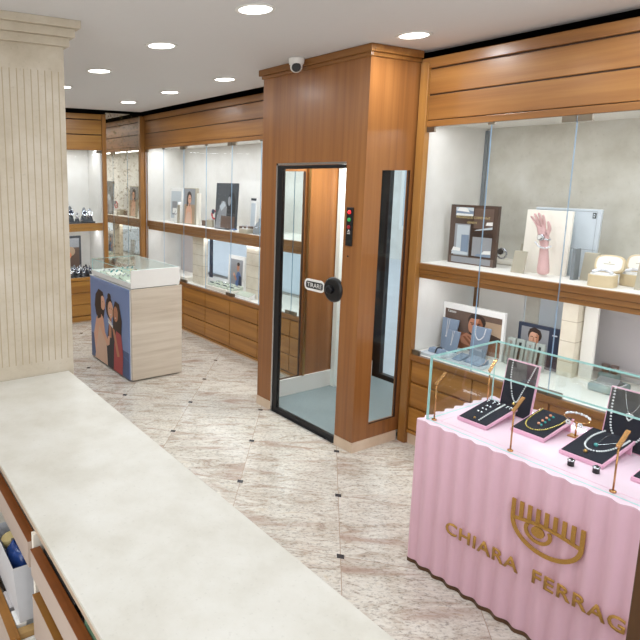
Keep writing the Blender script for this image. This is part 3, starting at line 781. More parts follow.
# dark wooden upright at the right edge of the view, close by
b = MB(); b.box(2.10, 2.19, 0.62, 0.752, 0.0, 1.02); t = thing('wooden_post', 'dark brown wooden post at the right edge, in front of the pink stand', 'post', (2.145, 0.69, 0))
b.build('upright', M['wood_near'], t, 0.004)
box('cap', M['wood_near'], t, 2.09, 2.20, 0.61, 0.762, 1.02, 1.04, bevel=0.004)

# ------------------------------------------------------------------ white display stand with a poster
t = thing('display_stand', 'white and pale oak display stand with glass top and a poster of three women', 'display stand', (2.65, 5.6, 0))
x0, x1, y0, y1 = 2.358, 2.925, 5.085, 6.10
box('body', M['white'], t, x0 + 0.012, x1 - 0.004, y0 + 0.012, y1, 0.014, 0.90, bevel=0.003)
box('oak_panel', M['oak'], t, x0 + 0.018, x1 + 0.012, y0 - 0.008, y0 + 0.011, 0.014, 0.925, bevel=0.003)
box('top_board', M['white'], t, x0 + 0.02, x1, y0 + 0.012, y1, 0.901, 0.922)
for yy in (y0 + 0.05, y1 - 0.05):
    for xx in (x0 + 0.1, x1 - 0.08): MB().cyl((xx, yy, 0), (xx, yy, 0.014), 0.018).build('foot', M['chrome'], t)
pO = Vector((x0 + 0.011, y1 - 0.004, 0.018)); pU = mY * (y1 - y0 - 0.022); pV = pZ * 0.902
po = MB().box(x0 + 0.0005, x0 + 0.011, y0 + 0.018, y1 - 0.004, 0.018, 0.92).build('poster', M['sky_print'], t)
S = [('sea_print', rect(0, 0, 1, 0.30)), ('blue_print', [(0.6, 0.27), (1, 0.2), (1, 0.215), (0.6, 0.285)])]
# left woman: long dark hair, nude dress
S += [('hair', [(0.16, 0.55), (0.36, 0.52), (0.42, 0.72), (0.36, 0.86), (0.24, 0.88), (0.15, 0.8), (0.12, 0.66)]),
      ('skin_a', [(0.12, 0.08), (0.08, 0.3), (0.16, 0.52), (0.28, 0.6), (0.36, 0.55), (0.42, 0.3), (0.44, 0.1)]),
      ('nude_cloth', [(0.10, 0.0), (0.18, 0.25), (0.24, 0.44), (0.36, 0.45), (0.44, 0.25), (0.50, 0.0)]),
      ('skin_a', ell(0.35, 0.73, 0.065, 0.085)), ('hair', [(0.2, 0.5), (0.3, 0.55), (0.31, 0.82), (0.24, 0.87), (0.16, 0.78)]),
      # middle woman: dark top, hair tied up
      ('black_cloth', [(0.46, 0.0), (0.44, 0.25), (0.5, 0.5), (0.62, 0.52), (0.7, 0.3), (0.68, 0.0)]),
      ('skin_b', [(0.5, 0.36), (0.57, 0.36), (0.58, 0.62), (0.52, 0.62)]),
      ('hair', ell(0.53, 0.71, 0.095, 0.125)), ('hair', ell(0.53, 0.84, 0.045, 0.04)), ('skin_a', ell(0.56, 0.69, 0.07, 0.1)),
      # right woman: long hair, red dress
      ('hair', [(0.62, 0.42), (0.82, 0.4), (0.84, 0.62), (0.78, 0.8), (0.68, 0.82), (0.62, 0.7)]),
      ('red_cloth', [(0.62, 0.0), (0.64, 0.3), (0.70, 0.48), (0.82, 0.46), (0.86, 0.25), (0.84, 0.0)]),
      ('skin_b', ell(0.695, 0.67, 0.055, 0.09)),
      # arms crossing between them
      ('skin_a', [(0.18, 0.5), (0.26, 0.53), (0.5, 0.3), (0.46, 0.24)]), ('skin_a', [(0.46, 0.24), (0.52, 0.27), (0.54, 0.38), (0.48, 0.36)]),
      ('skin_b', [(0.60, 0.5), (0.66, 0.48), (0.78, 0.2), (0.72, 0.18)]), ('white', [(0.5, 0.53), (0.62, 0.49), (0.62, 0.52), (0.5, 0.56)]), ('white', [(0.49, 0.57), (0.6, 0.53), (0.6, 0.545), (0.49, 0.585)]),
      # faces
      ('hair', rect(0.535, 0.705, 0.555, 0.712)), ('hair', rect(0.58, 0.705, 0.6, 0.712)), ('white', [(0.545, 0.64), (0.59, 0.645), (0.57, 0.63)]),
      ('hair', rect(0.675, 0.69, 0.69, 0.696)), ('white', [(0.68, 0.63), (0.715, 0.635), (0.7, 0.62)]), ('hair', rect(0.36, 0.745, 0.378, 0.75))]
picture('printed_picture', po, Vector((x0 + 0.0005, y1 - 0.004, 0.018)), pU, pV, S, 0.0003)
# glass topped tray
b = MB(); b.box(x0 + 0.022, x0 + 0.034, y0 + 0.014, y1 - 0.01, 0.932, 0.985); b.box(x0 + 0.022, x1 - 0.01, y0 + 0.0, y0 + 0.014, 0.932, 1.108)
b.box(x1 - 0.024, x1 - 0.01, y0 + 0.014, y1 - 0.01, 0.932, 1.108); b.box(x0 + 0.034, x1 - 0.024, y1 - 0.022, y1 - 0.01, 0.932, 0.985)
b.box(x0 + 0.034, x1 - 0.024, y0 + 0.014, y1 - 0.022, 0.932, 0.945)
b.build('tray', M['white'], t, 0.002)
box('tray_gap', M['mid_grey'], t, x0 + 0.04, x1 - 0.03, y0 + 0.02, y1 - 0.03, 0.9225, 0.932)
box('glass_side', M['glass'], t, x0 + 0.023, x0 + 0.029, y0 + 0.015, y1 - 0.011, 0.986, 1.102, edge=M['glass_edge'])
box('glass_end', M['glass'], t, x0 + 0.03, x1 - 0.025, y1 - 0.018, y1 - 0.012, 0.986, 1.102, edge=M['glass_edge'])
box('glass_top', M['glass'], t, x0 + 0.022, x1 - 0.024, y0 + 0.015, y1 - 0.01, 1.103, 1.109, edge=M['glass_edge'])
# jewellery pads and small boxes in the tray
pads = []
k = 0
for i in range(5):
    for j in range(2):
        px, py = 2.50 + j * 0.22, 5.24 + i * 0.165
        p = thing('jewellery_pad', 'x', 'jewellery pad', (px, py, 0.9455), 'jewellery pads under the glass of the white stand')
        h = 0.02 + 0.012 * ((i + j) % 2)
        MB().hexa([(px - .085, py - .06, .9455), (px + .085, py - .06, .9455), (px + .085, py + .06, .9455), (px - .085, py + .06, .9455)],
                  [(px - .08, py - .055, .9455 + h), (px + .08, py - .055, .9455 + h), (px + .08, py + .055, .9655 + h), (px - .08, py + .055, .9655 + h)]).build('pad', M['green_pad' if (i + j) % 3 else 'cream'], p)
        q = MB()
        for a in range(7):
            q.ball((px - 0.06 + a * 0.02, py - 0.02 + 0.03 * ((a * 7 + i) % 3 - 0.5), 0.9755 + h + 0.002), 0.009, u=8, v=5)
        q.build('jewellery', M['teal_gem' if (i * 2 + j) % 3 == 0 else ('goldbead' if j else 'silver')], p)
        p['label'] = '%s jewellery pad in the white stand tray, %s column, %s from the oak end' % (('sage green' if (i + j) % 3 else 'cream'), ('outer' if j == 0 else 'inner'), ('first', 'second', 'third', 'fourth', 'fifth')[i])

# ------------------------------------------------------------------ pink fluted stand
t = thing('display_counter', 'pink fluted display counter with gold eye emblem and lettering, glass case on top', 'display counter', (2.75, 1.2, 0))
PX0, PX1, PY0, PY1, PZ1 = 2.455, 3.085, 0.54, 1.865, 0.79
def outline(z, grow=0.0, amp=0.0085, pitch=0.0828):
    pts = []
    def seg(a, b, nrm, n):
        a, b, nrm = Vector(a), Vector(b), Vector(nrm)
        k = round((b - a).length / pitch)
        for i in range(n * k):
            s = i / (n * k)
            edge = min(1, min(s, 1 - s) * k * 2)
            pts.append(a + (b - a) * s + nrm * (grow + amp * edge * math.cos(2 * PI * k * s)))
    seg((PX0, PY0, z), (PX1, PY0, z), (0, -1, 0), 12); seg((PX1, PY0, z), (PX1, PY1, z), (1, 0, 0), 12)
    seg((PX1, PY1, z), (PX0, PY1, z), (0, 1, 0), 12); seg((PX0, PY1, z), (PX0, PY0, z), (-1, 0, 0), 12)
    return pts
b = MB(); A = [b.bm.verts.new(p) for p in outline(0.02)]; B = [b.bm.verts.new(p) for p in outline(PZ1 - 0.004)]
for i in range(len(A)):
    f = b.bm.faces.new((A[i], A[(i + 1) % len(A)], B[(i + 1) % len(A)], B[i])); f.smooth = True
body = b.build('fluted_body', M['pink'], t)
b = MB(); b.hexa(outline(PZ1 - 0.004, -0.0002), outline(PZ1, -0.0002)); b.build('top', M['pink_top'], t)
b = MB(); b.hexa(outline(0.0, 0.002), outline(0.02, 0.002)); b.build('base_strip', M['wood_near'], t)
fx = PX0 - 0.0115
for wd, yy, ww in (('CHIARA', 1.648, 0.357), ('FERRAGNI', 1.228, 0.455)):
    text('lettering', wd, t, (fx, yy, 0.286), mY, pZ, ww, 0.062, M['gold_letter'], 0.006, bold=0.014)
# eye emblem: lid, bowl, iris ring, pupil, nine lashes
b = MB()
def W(u, v, d=0.0): return (fx - d, 1.195 - u, v)
def strip(pts_out, pts_in):
    n = len(pts_out)
    for i in range(n - 1):
        b.hexa([W(*pts_out[i]), W(*pts_out[i + 1]), W(*pts_in[i + 1]), W(*pts_in[i])], [W(*p, 0.006) for p in (pts_out[i], pts_out[i + 1], pts_in[i + 1], pts_in[i])])
ou, iu = [], []
for i in range(25):
    a = PI + PI * i / 24
    ou.append((0.148 * math.cos(a), 0.540 + 0.118 * math.sin(a))); iu.append((0.131 * math.cos(a), 0.540 + 0.100 * math.sin(a)))
strip(ou, iu)
lo = [(-0.133 + 0.266 * i / 12, 0.531 + 0.016 * math.sin(PI * i / 12)) for i in range(13)]
strip(lo, [(u, v + 0.015) for u, v in lo])
for i in range(9):
    u = -0.148 + i * (0.296 - 0.0165) / 8; base = 0.540 if i in (0, 8) else 0.543 + 0.016 * math.sin(PI * i / 8)
    b.hexa([W(u, base), W(u + 0.0165, base), W(u + 0.0165, 0.622), W(u, 0.622)], [W(u, base, 0.006), W(u + 0.0165, base, 0.006), W(u + 0.0165, 0.622, 0.006), W(u, 0.622, 0.006)])
ci = (-0.03, 0.518)
ro, ri = [], []
for i in range(21):
    a = PI * 0.84 + PI * 1.32 * i / 20
    ro.append((ci[0] + 0.058 * math.cos(a), ci[1] + 0.050 * math.sin(a))); ri.append((ci[0] + 0.043 * math.cos(a), ci[1] + 0.036 * math.sin(a)))
strip(ro, ri)
pu = ell(ci[0], ci[1] + 0.002, 0.027, 0.024, 20)
b.hexa([W(*p) for p in pu], [W(*p, 0.006) for p in pu])
b.build('eye_emblem', M['gold_letter'], t)
# glass case
gx0, gx1, gy0, gy1, gz = 2.487, 3.035, 0.57, 1.836, 1.115
for nm, a in (('glass_front', (gx0, gx0 + .008, gy0, gy1)), ('glass_back', (gx1 - .008, gx1, gy0, gy1)), ('glass_end', (gx0 + .009, gx1 - .009, gy1 - .008, gy1)), ('glass_end', (gx0 + .009, gx1 - .009, gy0, gy0 + .008))):
    box(nm, M['glass'], t, *a, PZ1 + 0.001, gz, edge=M['glass_edge'])
box('glass_lid', M['glass'], t, gx0, gx1, gy0, gy1, gz + 0.0005, gz + 0.0085, edge=M['glass_edge'])
b = MB(); b.box(gx1 - 0.028, gx1 - 0.012, gy0 + 0.05, gy1 - 0.08, PZ1 + 0.0002, PZ1 + 0.006); b.build('light_strip', M['led'], t)
b = MB(); b.box(gx0 + 0.045, gx0 + 0.047, gy0 + 0.02, gy1 - 0.02, PZ1 + 0.0001, PZ1 + 0.0009); b.box(gx0 + 0.048, gx1 - 0.1, gy1 - 0.052, gy1 - 0.05, PZ1 + 0.0001, PZ1 + 0.0009)
b.build('inlay_line', M['pink_trim'], t)
area('case_lamp', (2.6, 1.2, 1.11), 0.02, 0.6, 1.2, rot=(0, -0.4, 0), col=(1, .97, 1))
# slim brass lamps
def slim_lamp():
    t = thing('slim_lamp', 'x', 'lamp')
    MB().lathe((0, 0, 0), [(0.012, 0.0002), (0.012, 0.006), (0.006, 0.008)], 16).build('base', M['brass_lamp'], t)
    MB().cyl((0, 0, 0.006), (0, 0, 0.19), 0.0036, seg=10).build('pole', M['brass_lamp'], t)
    b = MB(); b.box(-0.006, 0.082, -0.008, 0.008, 0, 0.007); b.xform(Matrix.Translation((0, 0, 0.188)) @ Matrix.Rotation(-0.62, 4, 'Y'))
    h = b.build('head', M['brass_lamp'], t, 0.001)
    b = MB(); b.box(0.01, 0.078, -0.005, 0.005, -0.0012, -0.0002); b.xform(Matrix.Translation((0, 0, 0.188)) @ Matrix.Rotation(-0.62, 4, 'Y'))
    b.build('diffuser', M['white'], h)
    return t
l0 = slim_lamp()
lamps = [((2.512, 1.808, PZ1), 0.0, 'slim brass lamp in the far left corner of the pink counter case'), ((2.512, 1.414, PZ1), 0.0, 'slim brass lamp at the front of the pink counter, between two navy pads'),
         ((2.516, 1.006, PZ1), 0.0, 'slim brass lamp nearest the right edge of the pink counter'), ((2.935, 1.80, PZ1), 0.15, 'slim brass lamp at the back corner of the pink counter')]
for i, (p, r, lb) in enumerate(lamps):
    place(l0 if i == 0 else copy_tree(l0), p, r, lb, 'slim brass lamps in the glass case')

# flat navy pads with pink edges
PT = PZ1 + 0.0006
def necklace(b, pts, r, m=0, gap=0.9):
    """a string of beads along a path"""
    P = bent(pts, 14); acc = 0; b.ball(P[0], r, m, 7, 5)
    for i in range(1, len(P)):
        acc += (P[i] - P[i - 1]).length
        if acc > 2 * r * gap: b.ball(P[i], r, m, 7, 5); acc = 0
def wedge(label, c, rz, w=0.155, d=0.24, h0=0.018, h1=0.062):
    """front edge toward -x local, rising to +x"""
    t = thing('jewellery_pad', label, 'jewellery pad', (0, 0, 0), 'sloping navy pads on the pink counter')
    x0, x1, y0, y1 = -d / 2, d / 2, -w / 2, w / 2
    b = MB()
    b.prism([(x0, y0, h0 - 0.014), (x1, y0, h1 - 0.014), (x1, y0, h1), (x0, y0, h0)], (0, w, 0))
    b.box(x1 - 0.02, x1 - 0.008, y0 + 0.005, y1 - 0.005, 0, h1 - 0.015); b.box(x0 + 0.002, x0 + 0.01, y0, y1, 0, h0 - 0.010)
    b.build('stand', M['pink_trim'], t)
    e = 0.006; s = (h1 - h0) / d
    z = lambda x: h0 + (x - x0) * s + 0.0006
    b = MB(); b.hexa([(x0 + e, y0 + e, z(x0 + e)), (x1 - e, y0 + e, z(x1 - e)), (x1 - e, y1 - e, z(x1 - e)), (x0 + e, y1 - e, z(x0 + e))],
                     [(x0 + e, y0 + e, z(x0 + e) + .003), (x1 - e, y0 + e, z(x1 - e) + .003), (x1 - e, y1 - e, z(x1 - e) + .003), (x0 + e, y1 - e, z(x0 + e) + .003)])
    b.build('velvet_top', M['navy'], t)
    place(t, (c[0], c[1], PT), rz)
    return t, (lambda x, y, up=0.007: (x, y, z(x) + up))
# first pad: five pairs of earrings and a bracelet
p, S = wedge('sloping navy pad with five earring pairs and a crystal bracelet', (2.742, 1.675), 0.0, 0.155, 0.25)
b = MB(); necklace(b, [S(-0.10, -0.022), S(0.0, -0.020), S(0.105, -0.022)], 0.0042); b.build('bracelet', M['pearl'], p)
b = MB()
for yy in (-0.062, -0.045, 0.0, 0.025, 0.055):
    b.ball(S(0.095, yy), 0.007, u=8, v=5); b.ball(S(0.082, yy), 0.004, u=8, v=5)
for k_ in range(3):
    for yy in (0.012, 0.03): b.ball(S(0.04 - k_ * 0.035, yy), 0.0065, u=8, v=5)
b.build('earrings', M['silver'], p)
b = MB(); b.ball(S(-0.095, 0.005), 0.006); b.build('gold_stud', M['gold'], p)
# second pad: gold-bead necklace and coral drops
p, S = wedge('sloping navy pad with a gold bead necklace and coral studs', (2.845, 1.462), 0.0, 0.16, 0.25)
b = MB(); necklace(b, [S(0.11, 0.062), S(0.02, 0.062), S(-0.06, 0.045), S(-0.092, 0.0), S(-0.06, -0.045), S(0.02, -0.065), S(0.09, -0.068)], 0.0042); b.build('necklace', M['goldbead'], p)
b = MB()
for k_ in range(4): b.ball(S(0.075 - k_ * 0.033, 0.004), 0.0068, 0, 8, 5); b.ball(S(0.068 - k_ * 0.033, -0.012), 0.0062, 1, 8, 5)
b.build('studs', [M['coral_gem'], M['teal_gem']], p)
# third pad: pearl necklace and a fine chain with a teal drop
p, S = wedge('sloping navy pad with a pearl necklace and a teal drop chain', (2.81, 1.205), 0.0, 0.175, 0.27)
b = MB(); necklace(b, [S(0.125, 0.03), S(0.05, 0.045), S(-0.03, 0.035), S(-0.065, 0.0), S(-0.04, -0.045), S(0.04, -0.07), S(0.11, -0.075)], 0.0046); b.build('necklace', M['pearl'], p)
b = MB(); b.tube(bent([S(0.12, 0.0, .004), S(0.06, 0.005, .004), S(-0.005, 0.0, .004)]), 0.0014, 5); b.tube(bent([S(-0.005, 0.0, .004), S(0.05, -0.04, .004), S(0.10, -0.078, .004)]), 0.0014, 5); ch = b.build('chain', M['silver'], p)
b = MB(); b.ball(S(-0.012, 0.0), 0.009); b.build('teal_drop', M['teal_gem'], ch)
b = MB(); b.ball(S(-0.088, 0.004), 0.009); b.build('gold_charm', M['gold'], p)
p, S = wedge('sloping navy pad cut by the right edge of the photo', (2.80, 0.93), 0.0, 0.17, 0.25)
b = MB(); necklace(b, [S(0.1, 0.03), S(0, 0.04), S(-0.06, 0.0), S(0, -0.04), S(0.1, -0.05)], 0.0046); b.build('necklace', M['pearl'], p)
# easel panels
def easel(label, c, w, h, lean):
    t = thing('necklace_easel', label, 'necklace display', (0, 0, 0), 'upright navy easels on the pink counter')
    def Q(u, v, d=0): return (lean * v / h + d, u, v)      # faces -x
    b = MB(); b.hexa([Q(-w / 2, 0), Q(w / 2, 0), Q(w / 2, h), Q(-w / 2, h)], [Q(-w / 2, 0, .012), Q(w / 2, 0, .012), Q(w / 2, h, .012), Q(-w / 2, h, .012)]); b.build('panel', M['pink_trim'], t)
    b = MB(); b.hexa([Q(-w / 2 + .005, .005, -.0035), Q(w / 2 - .005, .005, -.0035), Q(w / 2 - .005, h - .003, -.0035), Q(-w / 2 + .005, h - .003, -.0035)],
                     [Q(-w / 2 + .005, .005, -.0005), Q(w / 2 - .005, .005, -.0005), Q(w / 2 - .005, h - .003, -.0005), Q(-w / 2 + .005, h - .003, -.0005)]); b.build('velvet_face', M['navy'], t)
    b = MB(); b.prism([(lean * .6 + .0125, -.02, h * .6), (lean * .6 + .0125, .02, h * .6), (.04, .02, 0), (.04, -.02, 0)], (.005, 0, 0)); b.build('strut', M['pink_trim'], t)
    place(t, (c[0], c[1], PT), 0)
    return t, (lambda u, v, d=-0.008: Q(u, v, d))
e1, Q = easel('upright navy easel with a long crystal necklace, left on the pink counter', (2.905, 1.638), 0.165, 0.275, 0.05)
b = MB(); necklace(b, [Q(0.05, 0.274), Q(0.045, 0.19), Q(0.02, 0.10), Q(-0.005, 0.075), Q(-0.025, 0.13), Q(-0.05, 0.21), Q(-0.068, 0.274)], 0.0040); b.build('necklace', M['pearl'], e1)
b = MB(); b.ball(Q(0.005, 0.064), 0.009); b.build('pendant', M['goldbead'], e1)
e2, Q = easel('upright navy easel with a pearl necklace and a heart pendant, at the right edge', (2.955, 1.165), 0.19, 0.262, 0.05)
b = MB(); necklace(b, [Q(0.075, 0.26), Q(0.072, 0.16), Q(0.055, 0.07), Q(0.0, 0.025), Q(-0.055, 0.07), Q(-0.072, 0.16), Q(-0.08, 0.26)], 0.0048); b.build('necklace', M['pearl'], e2)
b = MB(); b.tube(bent([Q(0.035, 0.26, -.006), Q(0.02, 0.2, -.006), Q(0.0, 0.165, -.006), Q(-0.03, 0.215, -.006), Q(-0.045, 0.26, -.006)]), 0.0014, 5); ch = b.build('chain', M['silver'], e2)
b = MB(); b.tube([Q(0.011 * math.sin(a) ** 3 * 1.2, 0.152 + 0.0011 * (13 * math.cos(a) - 5 * math.cos(2 * a) - 2 * math.cos(3 * a)), -.008) for a in [2 * PI * i / 20 for i in range(20)]], 0.003, 6, True); b.build('heart_pendant', M['pearl'], ch)
# bracelet on a T stand
t = thing('bracelet_stand', 'small brass stand holding a crystal bracelet between the navy pads', 'bracelet stand', (2.915, 1.345, PT))
MB().box(2.895, 2.935, 1.318, 1.372, PT, PT + 0.005).build('base', M['gold'], t)
MB().cyl((2.915, 1.345, PT + 0.005), (2.915, 1.345, PT + 0.066), 0.004, seg=10).build('pole', M['brass_lamp'], t)
b = MB(); c = Vector((2.915, 1.345, PT + 0.095)); R_ = [c + Vector((0.024 * math.sin(a), 0.055 * math.cos(a), 0.014 * math.sin(a))) for a in [2 * PI * i / 30 for i in range(30)]]
b.tube(R_, 0.002, 6, True); br = b.build('bracelet', M['brass_lamp'], t)
b = MB()
for i in range(0, 13): b.ball(R_[i + 1], 0.0062 if i % 2 else 0.0045, u=8, v=5)
for sgn in (-1, 1):
    for i in range(6):
        a = i * PI / 3; b.ball(c + Vector((-0.024, sgn * 0.026 + 0.008 * math.cos(a), -0.024 + 0.009 * math.sin(a))), 0.005, u=7, v=5)
b.build('crystals', M['pearl'], br)
b = MB(); b.cyl((2.915, 1.345, PT + 0.066), (2.90, 1.345, PT + 0.084), 0.003, seg=8); b.build('hook', M['brass_lamp'], t)
# two ring holders in front of the third pad
for px, py, lb in ((2.602, 1.205, 'small black ring holder with a silver ring, left one before the third pad'), (2.625, 1.118, 'small black ring holder with a silver ring, right one before the third pad')):
    t = thing('ring_holder', lb, 'ring holder', (px, py, PT), 'ring holders on the pink counter')
    MB().lathe((px, py, PT), [(0.013, 0), (0.013, 0.022), (0.008, 0.03), (0.004, 0.033)], 14).build('cone', M['black'], t)
    b = MB(); b.tube([(px + 0.0125 * math.cos(a), py + 0.0125 * math.sin(a), PT + 0.024) for a in [2 * PI * i / 16 for i in range(16)]], 0.003, 6, True); b.ball((px - 0.013, py, PT + 0.026), 0.006)
    b.build('ring', M['silver'], t)

# ------------------------------------------------------------------ right cabinet, shelf
ZS = 1.3722
def small_board(name, label, cat, yL, yR, x, z0, z1, thick, face, lean=0.0, group=None):
    """upright board facing -X, leaning back by `lean` at its top"""
    t = thing(name, label, cat, (x, (yL + yR) / 2, z0), group)
    b = MB(); b.hexa([(x, yL, z0), (x, yR, z0), (x + lean, yR, z1), (x + lean, yL, z1)], [(x + thick, yL, z0), (x + thick, yR, z0), (x + lean + thick, yR, z1), (x + lean + thick, yL, z1)])
    b.build('board', M[face], t, 0.0015)
    return t
t = small_board('display_board', 'dark brown glossy watch brand board at the left end of the right shelf', 'display board', 2.795, 2.432, 3.90, ZS, 1.796, 0.03, 'brown_card')
O, U, V = Vector((3.90, 2.795, ZS)), mY * 0.363, pZ * 0.424
S = [('brown_card', rect(0, 0, 1, 1)), ('brown_print', rect(0.02, 0.0, 0.98, 0.13)), ('grey_print', rect(0.08, 0.02, 0.92, 0.12)),
     ('grey_print', rect(0.12, 0.14, 0.46, 0.68)), ('pale_grey', rect(0.17, 0.16, 0.44, 0.66)), ('brown_print', rect(0.52, 0.62, 0.92, 0.95)), ('grey_print', rect(0.52, 0.16, 0.92, 0.48)),
     ('pale_grey', rect(0.12, 0.82, 0.5, 0.96)), ('blue_grey', [(0.12, 0.84), (0.5, 0.86), (0.5, 0.9), (0.3, 0.93), (0.12, 0.9)]), ('white', [(0.14, 0.9), (0.42, 0.88), (0.36, 0.95), (0.2, 0.96)]), ('white', [(0.13, 0.82), (0.5, 0.82), (0.48, 0.85), (0.14, 0.86)]),
     ('blue_grey', rect(0.28, 0.2, 0.44, 0.5)), ('white', [(0.08, 0.2), (0.28, 0.22), (0.28, 0.27), (0.12, 0.28)]), ('pale_grey', [(0.08, 0.16), (0.44, 0.16), (0.44, 0.21), (0.1, 0.22)]),
     ('white', [(0.72, 0.2), (0.92, 0.21), (0.92, 0.27), (0.78, 0.26)]), ('blue_grey', [(0.6, 0.16), (0.92, 0.16), (0.92, 0.2), (0.64, 0.2)]), ('pale_grey', [(0.55, 0.58), (0.92, 0.62), (0.92, 0.66), (0.6, 0.6)]), ('white', [(0.78, 0.68), (0.92, 0.68), (0.92, 0.74), (0.8, 0.73)]),
     ('hair', rect(0.52, 0.5, 0.92, 0.56)), ('hair', rect(0.47, 0.14, 0.51, 0.7))]
picture('printed_picture', t, O, U, V, S)
text('lettering', 'FREDERIQUE CONSTANT', t, O + mX * 0.0125 + mY * 0.055 + pZ * 0.327, mY, pZ, 0.26, 0.02, M['paper_gold'])
text('lettering', 'GENEVE', t, O + mX * 0.0125 + mY * 0.145 + pZ * 0.295, mY, pZ, 0.075, 0.015, M['paper_gold'])
def watch_ring(b, c, r, m=0, axis='y'):
    c = Vector(c)
    pts = [c + (Vector((0, r * math.cos(a), r * math.sin(a))) if axis == 'x' else Vector((r * math.cos(a), 0, r * math.sin(a)))) for a in [2 * PI * i / 18 for i in range(18)]]
    b.tube(pts, r * 0.22, 6, True, m)
# watch on a cream cushion
t = thing('watch', 'silver watch on a cream cushion beside the brown board', 'watch', (4.15, 2.52, ZS))
MB().box(4.10, 4.22, 2.42, 2.60, ZS, ZS + 0.035).build('cushion', M['cream'], t, 0.01)
b = MB(); watch_ring(b, (4.14, 2.53, ZS + 0.075), 0.036, axis='x'); b.cyl((4.12, 2.53, ZS + .09), (4.13, 2.53, ZS + .09), 0.022); b.build('watch_bracelet', M['silver'], t)
t = small_board('display_card', 'tall taupe card standing behind the cream watch cushion', 'display card', 2.42, 2.33, 4.16, ZS, 1.53, 0.012, 'tan_card', 0.02)
t = small_board('display_card', 'small leaning taupe card at the front edge left of the pink hand', 'display card', 2.275, 2.19, 3.835, ZS, 1.515, 0.008, 'tan_card', 0.03)
# white panel behind the hand and pale framed board
t = small_board('backdrop_panel', 'plain white panel standing behind the pink hand', 'panel', 2.270, 1.985, 3.94, ZS, 1.782, 0.02, 'cream', 0.02)
t = small_board('framed_board', 'pale grey framed board with a black square mark, behind the white panel', 'board', 2.26, 1.862, 4.02, ZS, 1.797, 0.02, 'pale_grey', 0.02)
O, U, V = Vector((4.02, 2.26, ZS)), mY * 0.398, Vector((0.02, 0, 0.425))
picture('printed_frame', t, O, U, V, [('mid_grey', rect(0.02, 0.41, 0.98, 0.415)), ('mid_grey', rect(0.94, 0.03, 0.944, 0.97)), ('mid_grey', rect(0.02, 0.965, 0.94, 0.97)), ('black', rect(0.88, 0.87, 0.93, 0.95)), ('pale_grey', rect(0.89, 0.885, 0.915, 0.935)), ('black', rect(0.896, 0.9, 0.908, 0.92))])
# pink hand: one body grown with a skin modifier, fingers of different length
t = thing('mannequin_hand', 'pink mannequin forearm and hand raised on the right shelf', 'mannequin hand', (3.99, 2.155, ZS))
def hand_mesh():
    bm = bmesh.new(); lay = None
    verts, edges, rad = [], [], []
    def add(p, r, par=None):
        verts.append(p); rad.append(r)
        if par is not None: edges.append((par, len(verts) - 1))
        return len(verts) - 1
    # local: u along -Y (to the right in view), v up, w toward -X
    def L_(u, v, w=0): return (3.99 - w, 2.155 - u, ZS + v)
    a = add(L_(0.006, 0.004), 0.042); a = add(L_(0.004, 0.06), 0.036, a); a = add(L_(0.000, 0.13), 0.030, a); wr = add(L_(-0.004, 0.20), 0.023, a)
    p1 = add(L_(-0.010, 0.235), 0.027, wr); p2 = add(L_(-0.022, 0.275, 0.002), 0.027, p1); p3 = add(L_(-0.032, 0.302, 0.003), 0.023, p2)
    # fingers (index nearest the thumb) lean up and left
    for (du, ln, dw, ben) in ((0.022, 0.082, 0.006, -0.004), (0.006, 0.094, 0.004, -0.012), (-0.010, 0.088, 0.0, -0.018), (-0.024, 0.070, -0.004, -0.022)):
        k0 = add(L_(-0.032 + du * 0.95, 0.308 + 0.004, dw), 0.0098, p3)
        k1 = add(L_(-0.036 + du * 1.15 + ben * 0.4, 0.308 + ln * 0.45, dw + 0.004), 0.0090, k0)
        k2 = add(L_(-0.040 + du * 1.25 + ben * 0.8, 0.308 + ln * 0.76, dw + 0.010), 0.0080, k1)
        add(L_(-0.042 + du * 1.3 + ben * 1.1, 0.308 + ln, dw + 0.018), 0.0062, k2)
    th = add(L_(0.012, 0.262, 0.012), 0.014, p1); th2 = add(L_(0.028, 0.300, 0.018), 0.0115, th); th3 = add(L_(0.024, 0.332, 0.022), 0.0095, th2); add(L_(0.016, 0.352, 0.024), 0.0068, th3)
    me = bpy.data.meshes.new('hand'); off = Vector((3.99, 2.155, ZS))
    me.from_pydata([tuple(Vector(v) - off) for v in verts], edges, [])
    o = bpy.data.objects.new('hand', me); COL.objects.link(o); o.parent = t; ORG[o.name] = off
    md = o.modifiers.new('skin', 'SKIN'); md.use_smooth_shade = True
    sv = me.skin_vertices[0].data
    for i, r in enumerate(rad): sv[i].radius = (r, r); sv[i].use_root = (i == 0)
    s = o.modifiers.new('sub', 'SUBSURF'); s.levels = 2; s.render_levels = 2
    me.materials.append(M['hand_pink'])
    return o
hand_mesh(); t_hand = t
w_ = thing('watch', 'silver watch worn on the pink mannequin hand', 'watch', (3.96, 2.16, 1.60))
b = MB(); b.tube([(3.99 - 0.033 * math.cos(a), 2.163 + 0.033 * math.sin(a), 1.598 + 0.012 * math.sin(a)) for a in [2 * PI * i / 20 for i in range(20)]], 0.006, 6, True); b.build('watch_bracelet', M['silver'], w_)
b = MB(); b.cyl((3.960, 2.164, 1.600), (3.944, 2.166, 1.602), 0.021, 0.019, 20); cs = b.build('watch_case', M['silver'], w_)
MB().cyl((3.9439, 2.166, 1.602), (3.9425, 2.166, 1.602), 0.015, seg=20).build('dial', M['white'], cs)
b = MB(); necklace(b, [(3.955, 2.195, 1.575), (3.945, 2.165, 1.552), (3.95, 2.13, 1.545), (3.985, 2.112, 1.556)], 0.007)
wb = tag(b.build('bracelet', M['pearl'], None), 'crystal bracelet around the wrist of the pink mannequin hand', 'bracelet')
t = small_board('display_card', 'thin dark grey card edge beside the white panel right of the pink hand', 'display card', 1.916, 1.896, 3.86, ZS, 1.565, 0.06, 'mid_grey')
